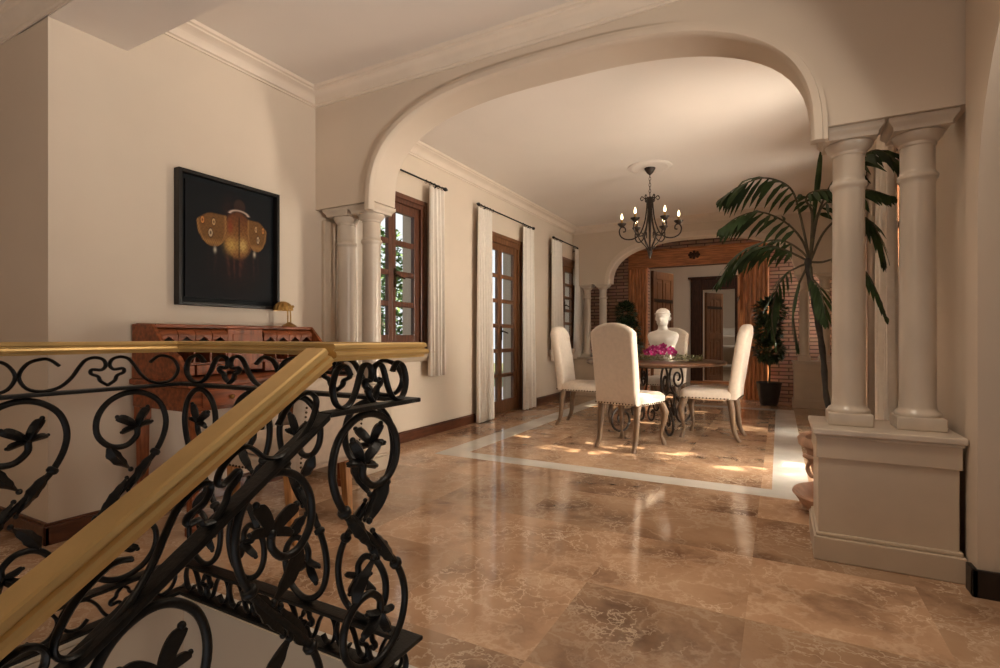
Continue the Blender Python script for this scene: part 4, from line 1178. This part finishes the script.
nT = len(trunk); obj('trunk', MB().tube(trunk, [.0135+.002*math.sin(i*2.1)+.006*(i/nT) for i in range(nT)], 10), M['trunk'], pm, world=True)
def frond(pts, leaflen, side_n, droop=.5, spread=1.0):
    pp = cr(pts, 8); n = len(pp); st = MB(); st.tube(pp, [.006*(1-.75*i/n)+.0012 for i in range(n)], 6)
    o = obj('frond', st, M['stem'], pm, world=True)
    lf = MB(); 
    i0 = int(n*.30)
    for k in range(side_n):
        t_ = k/(side_n-1); idx = i0+(n-1-i0)*t_; i = min(n-2,int(idx)); fr_ = idx-i
        p = pp[i].lerp(pp[i+1], fr_); d = (pp[i+1]-pp[i]).normalized()
        ln = leaflen*(.55+.9*t_*(1-t_)*2)*(1-.45*t_**3)*random.uniform(.88,1.1)
        sd = d.cross(Vector((0,0,1)))
        sd = sd.normalized() if sd.length > .05 else Vector((0,1,0))
        for sg in (-1,1):
            dd = (d*(.55+.55*t_)+sd*sg*spread*.75*(1-.35*t_)+Vector((0,0,(-.35-droop*random.uniform(.5,1.0)) if sg > 0 else random.uniform(-.75,-.1)))).normalized()
            w_ = .026*random.uniform(.85,1.15)
            nrm = dd.cross(sd*sg).normalized() if dd.cross(sd).length > .01 else Vector((0,0,1))
            q1 = p; q2 = p+dd*ln*.4; q3 = p+dd*ln*.75+Vector((0,0,-.10*ln)); q4 = p+dd*ln+Vector((0,0,-.28*ln))
            side = d-dd*d.dot(dd); side = side.normalized() if side.length > .05 else sd
            side = (side+sd*.35*sg).normalized()
            rows = [(q1,.25),(q2,1),(q3,.8),(q4,.06)]
            vs = []
            for q, kf in rows: vs += [q-side*w_*kf*.5, q+Vector((0,0,-.003*kf))+nrm*.002, q+side*w_*kf*.5]
            lf.add(vs, [(a*3+b_, a*3+b_+1, a*3+b_+4, a*3+b_+3) for a in range(3) for b_ in range(2)])
    obj('leaflet', lf, M['leaf'], o, world=True, ang=80)
def A(px, py, dy): return atY(px, py, 3.52+dy)
cb = A(810,262,0)
frond([cb, A(800,215,-.02), A(790,188,-.05), A(765,178,-.08), A(740,186,-.10), A(722,198,-.12)], .19, 14, .75)
frond([cb, A(802,240,-.05), A(785,222,-.12), A(760,212,-.2), A(738,217,-.25), A(722,228,-.3)], .17, 14, .6)
frond([cb, A(800,250,.05), A(780,240,.12), A(755,245,.2), A(735,258,.25), A(718,282,.3)], .19, 14, .55)
frond([cb, A(798,256,.0), A(785,250,.0), A(768,246,.0), A(748,252,.02), A(738,262,.05)], .17, 11, .5)
frond([cb, A(796,268,.1), A(785,275,.2), A(776,292,.28), A(772,318,.32), A(776,345,.34)], .15, 11, .5, .6)
frond([cb, A(803,275,.0), A(797,290,.0), A(793,310,.0), A(795,330,.0), A(798,345,.0)], .15, 11, .35, .7)
frond([cb, A(812,278,-.05), A(818,285,-.1), A(823,300,-.14), A(826,320,-.16)], .14, 10, .4, .8)
frond([cb, A(814,225,0), A(824,205,-.04), A(842,195,-.09), A(868,190,-.13), A(890,196,-.15)], .15, 12, .6)
frond([cb, A(818,215,-.02), A(834,180,-.06), A(856,160,-.10), A(878,150,-.14), A(897,164,-.16)], .19, 12, .5)
frond([cb, A(824,232,-.02), A(845,215,-.06), A(866,218,-.10), A(880,238,-.13), A(884,262,-.14)], .15, 12, .55)
frond([cb, A(822,262,-.02), A(842,258,-.05), A(862,268,-.09), A(876,290,-.12), A(886,316,-.13)], .12, 11, .5, .7)
frond([cb, A(812,215,-.1), A(806,200,-.18), A(812,192,-.22), A(830,190,-.26), A(842,196,-.28)], .12, 10, .5)
sp = MB(); p0 = A(811,258,0); rr = []
for (px_, py_, w_) in ((811,258,.004),(813,225,.006),(815,205,.012),(818,180,.016),(820,160,.012),(821.5,146,.002)):
    q = A(px_, py_, 0); rr.append([q+Vector((-w_,0,0)), q+Vector((0,-w_*.5,0)), q+Vector((w_,0,0)), q+Vector((0,w_*.5,0))])
sp.rings(rr); obj('spear_leaf', sp, M['leaf'], pm, world=True)

def tree_in_pot(loc, label, h, clumps, potr, seed):
    random.seed(seed)
    t = thing('potted_tree', label, 'plant', loc)
    obj('pot', MB().lathe([(0,0),(potr*.68,0),(potr*.74,.03),(potr*.95,.24),(potr,.30),(potr*1.04,.31),(potr*1.04,.335),(potr*.94,.335),(potr*.9,.29),(0,.285)], n=32), M['darkpot'], t, ang=40)
    obj('soil', MB().lathe([(0,.285),(potr*.9,.288),(potr*.5,.30),(0,.305)], n=20), M['soil'], t)
    tr = MB().tube(cr([(0,0,.29),(.01,0,.5),(-.005,.01,.8),(.01,0,h*.85)], 5), [.014]*16, 8)
    obj('trunk', tr, M['stem'], t)
    lf = MB()
    for (cx, cy, cz, rx, rz_, n) in clumps:
        for i in range(n):
            a = random.uniform(0,2*PI); ph_ = math.acos(random.uniform(-1,1)); r_ = random.uniform(.45,1)**.5
            d_ = Vector((math.sin(ph_)*math.cos(a), math.sin(ph_)*math.sin(a), math.cos(ph_)))
            p = Vector((cx+d_.x*rx*r_, cy+d_.y*rx*r_, cz+d_.z*rz_*r_))
            dd = d_+Vector((random.uniform(-.5,.5),random.uniform(-.5,.5),random.uniform(-.3,.6)))
            lf.leafquad(p, dd, .045, random.uniform(.07,.12), Vector((random.uniform(-.3,.3),random.uniform(-.3,.3),1)), .2)
    obj('foliage', lf, M['leaf2'], t, smooth=False)
tree_in_pot((-.13,8.62,0), 'small bushy tree in a charcoal pot right of the wooden doorway', 1.5,
            [(0,0,.80,.18,.15,520),(-.02,0,1.10,.17,.17,520),(.02,0,1.38,.19,.17,520)], .165, 4)
tree_in_pot((-2.27,8.80,0), 'small clipped tree in a dark pot left of the wooden doorway', 1.5,
            [(.04,0,.85,.17,.16,420),(0,0,1.12,.17,.18,480),(-.03,0,1.40,.13,.18,360)], .15, 6)

# ================================================================== OUTSIDE
b = MB().box((-16,-6,-.4), (-3.43,20,-.15))
struct('ground_garden', b, M['lawn'], smooth=False)
struct('ground_terrace', MB().box((.99,3.1,-.4), (16,20,-.15)), mat('terrace_stone', (.42,.36,.28), .8, var=.15, scale=3), smooth=False)
def shrub(name, label, cx, cy, rx, ry, h, n, seed, size=.11):
    random.seed(seed); m = MB()
    for i in range(n):
        a = random.uniform(0,2*PI); r_ = math.sqrt(random.uniform(.1,1)); z = -.15+random.uniform(.02,1)*h
        k = math.sqrt(max(.05, 1-((z+.15)/h-.35)**2*1.6))
        p = Vector((cx+math.cos(a)*r_*rx*k, cy+math.sin(a)*r_*ry*k, z))
        d_ = Vector((random.uniform(-1,1),random.uniform(-1,1),random.uniform(-.5,.8)))
        m.leafquad(p, d_, size*.5, size*random.uniform(.7,1.3), Vector((random.uniform(-1,1),random.uniform(-1,1),1)), .2)
    t = thing(name, label, 'shrub', (cx,cy,-.15))
    obj('foliage', m, M['garden'], t, world=True, smooth=False)
    obj('stem', MB().tube([(cx,cy,-.15),(cx+.03,cy,h*.3),(cx,cy+.03,h*.6)], .03, 8), M['trunk'], t, world=True)
shrub('garden_shrub', 'leafy green garden shrub outside the nearest casement window', -5.0, 5.2, .9, 1.3, 2.6, 3200, 21)
shrub('garden_shrub', 'leafy garden shrub farther along outside the nearest window', -6.4, 7.3, 1.0, 1.1, 2.4, 1600, 22)
random.seed(31)
def garden_tree(label, cx, cy, ry, z0, z1, n, seed):
    random.seed(seed); m = MB()
    for i in range(n):
        a = random.uniform(0,2*PI); q = math.sqrt(random.random())
        p = Vector((cx+math.cos(a)*q*.6, cy+math.sin(a)*q*ry, random.uniform(z0,z1)))
        m.leafquad(p, Vector((random.uniform(-1,1),random.uniform(-1,1),random.uniform(-1,.3))), .13, random.uniform(.14,.26), Vector((1,random.uniform(-.6,.6),random.uniform(-.4,.8))), .2)
    t = thing('garden_tree', label, 'tree', (cx,cy,-.15))
    obj('foliage', m, M['garden'], t, world=True, smooth=False)
    br = MB().tube([(cx,cy,-.15),(cx+.03,cy,z0),(cx,cy+.03,(z0+z1)/2),(cx,cy,z1)], [.05,.045,.03,.01], 8)
    for k in range(7):
        z = z0+(z1-z0)*k/8; a = k*2.4
        br.tube([(cx,cy,z),(cx+.5*math.cos(a)*.6,cy+ry*.6*math.sin(a),z+.25)], [.02,.006], 6)
    obj('trunk', br, M['trunk'], t, world=True)
garden_tree('young leafy tree on the terrace outside the nearest right-hand door', 3.2, 4.5, .75, 1.3, 4.2, 480, 5)
garden_tree('young leafy tree on the terrace outside the second right-hand door', 3.4, 6.4, .9, 1.3, 4.2, 300, 9)

# ================================================================== LIGHT
def area(name, loc, target, sx, sy, power, col, spread=180):
    l = bpy.data.lights.new(name, 'AREA'); l.shape = 'RECTANGLE'; l.size = sx; l.size_y = sy; l.energy = power; l.color = col; l.spread = R(spread)
    o = bpy.data.objects.new(name, l); COL.objects.link(o); o.location = loc
    d_ = Vector(target)-Vector(loc); o.rotation_euler = d_.to_track_quat('-Z','Y').to_euler()
    return o
WARM = (1.0,.86,.72); SOFT = (1.0,.9,.78)
area('daylight_terrace_door', (1.25,4.5,1.15), (-3,4.4,2.0), .95, 2.1, 300, WARM)
area('daylight_second_door', (1.25,6.22,1.15), (-3,6.22,2.1), .7, 2.1, 190, WARM)
area('daylight_far_window', (1.25,7.3,1.5), (-3,7.3,1.9), .7, 1.4, 85, WARM)
area('recess_fill', (1.2,8.96,1.55), (-3,8.9,1.5), .3, 1.3, 8, WARM)  # added light for the shaded brick, no window known here
area('side_room_fill', (2.4,.9,.9), (-1.6,1.7,2.83), .6, .6, 14, SOFT, 64)  # invented fill aimed at the foyer ceiling
area('foyer_floor_fill', (-.3,1.9,2.82), (-.5,1.9,0), .5, .5, 8, (1,.84,.66), 120)  # unseen source added to lift the foreground floor
area('stair_hall_fill', (-2.4,-2.6,2.6), (-2.2,.6,.4), .8, .8, 23, (1,.80,.58))  # added behind the camera to brighten the railing and stair wall
area('hall_fill', (-1.2,9.85,2.65), (-1.2,10.6,0), .6, .5, 9, SOFT)  # added fill for the hall, set where the floor does not mirror it
area('far_room_fill', (-.8,13.0,2.65), (-.8,14.6,0), 1.0, .8, 26, SOFT)  # made-up source that brightens the furthest room
sun = bpy.data.lights.new('low_sun', 'SUN'); sun.energy = 16; sun.color = (1,.80,.56); sun.angle = R(.6)
so = bpy.data.objects.new('low_sun', sun); COL.objects.link(so)
el = R(33); d_ = Vector((-math.cos(el), .0, -math.sin(el))); so.rotation_euler = d_.to_track_quat('-Z','Y').to_euler()

wd = bpy.data.worlds.new('sky'); SC.world = wd; wd.use_nodes = True
bg = wd.node_tree.nodes['Background']; bg.inputs[0].default_value = (.95,.97,1,1); bg.inputs[1].default_value = .8

# ================================================================== CAMERA
cam = bpy.data.cameras.new('camera'); cam.sensor_width = 36; cam.lens = F_PX/1000*36; cam.shift_y = (CY-334)/1000; cam.clip_start = .02
co = bpy.data.objects.new('camera', cam); COL.objects.link(co); co.location = (0,0,CAM_H); co.rotation_euler = (PI/2,0,YAW)
SC.camera = co
vs_ = SC.view_settings; SC.display_settings.display_device = 'sRGB'
vs_.view_transform = 'Standard'; vs_.look = 'None'; vs_.exposure = 0.72; vs_.gamma = 1; vs_.use_curve_mapping = False
SC.cycles.use_denoising = True
SC.cycles.sample_clamp_indirect = 6
SC.cycles.max_bounces = 10; SC.cycles.diffuse_bounces = 6; SC.cycles.transparent_max_bounces = 12
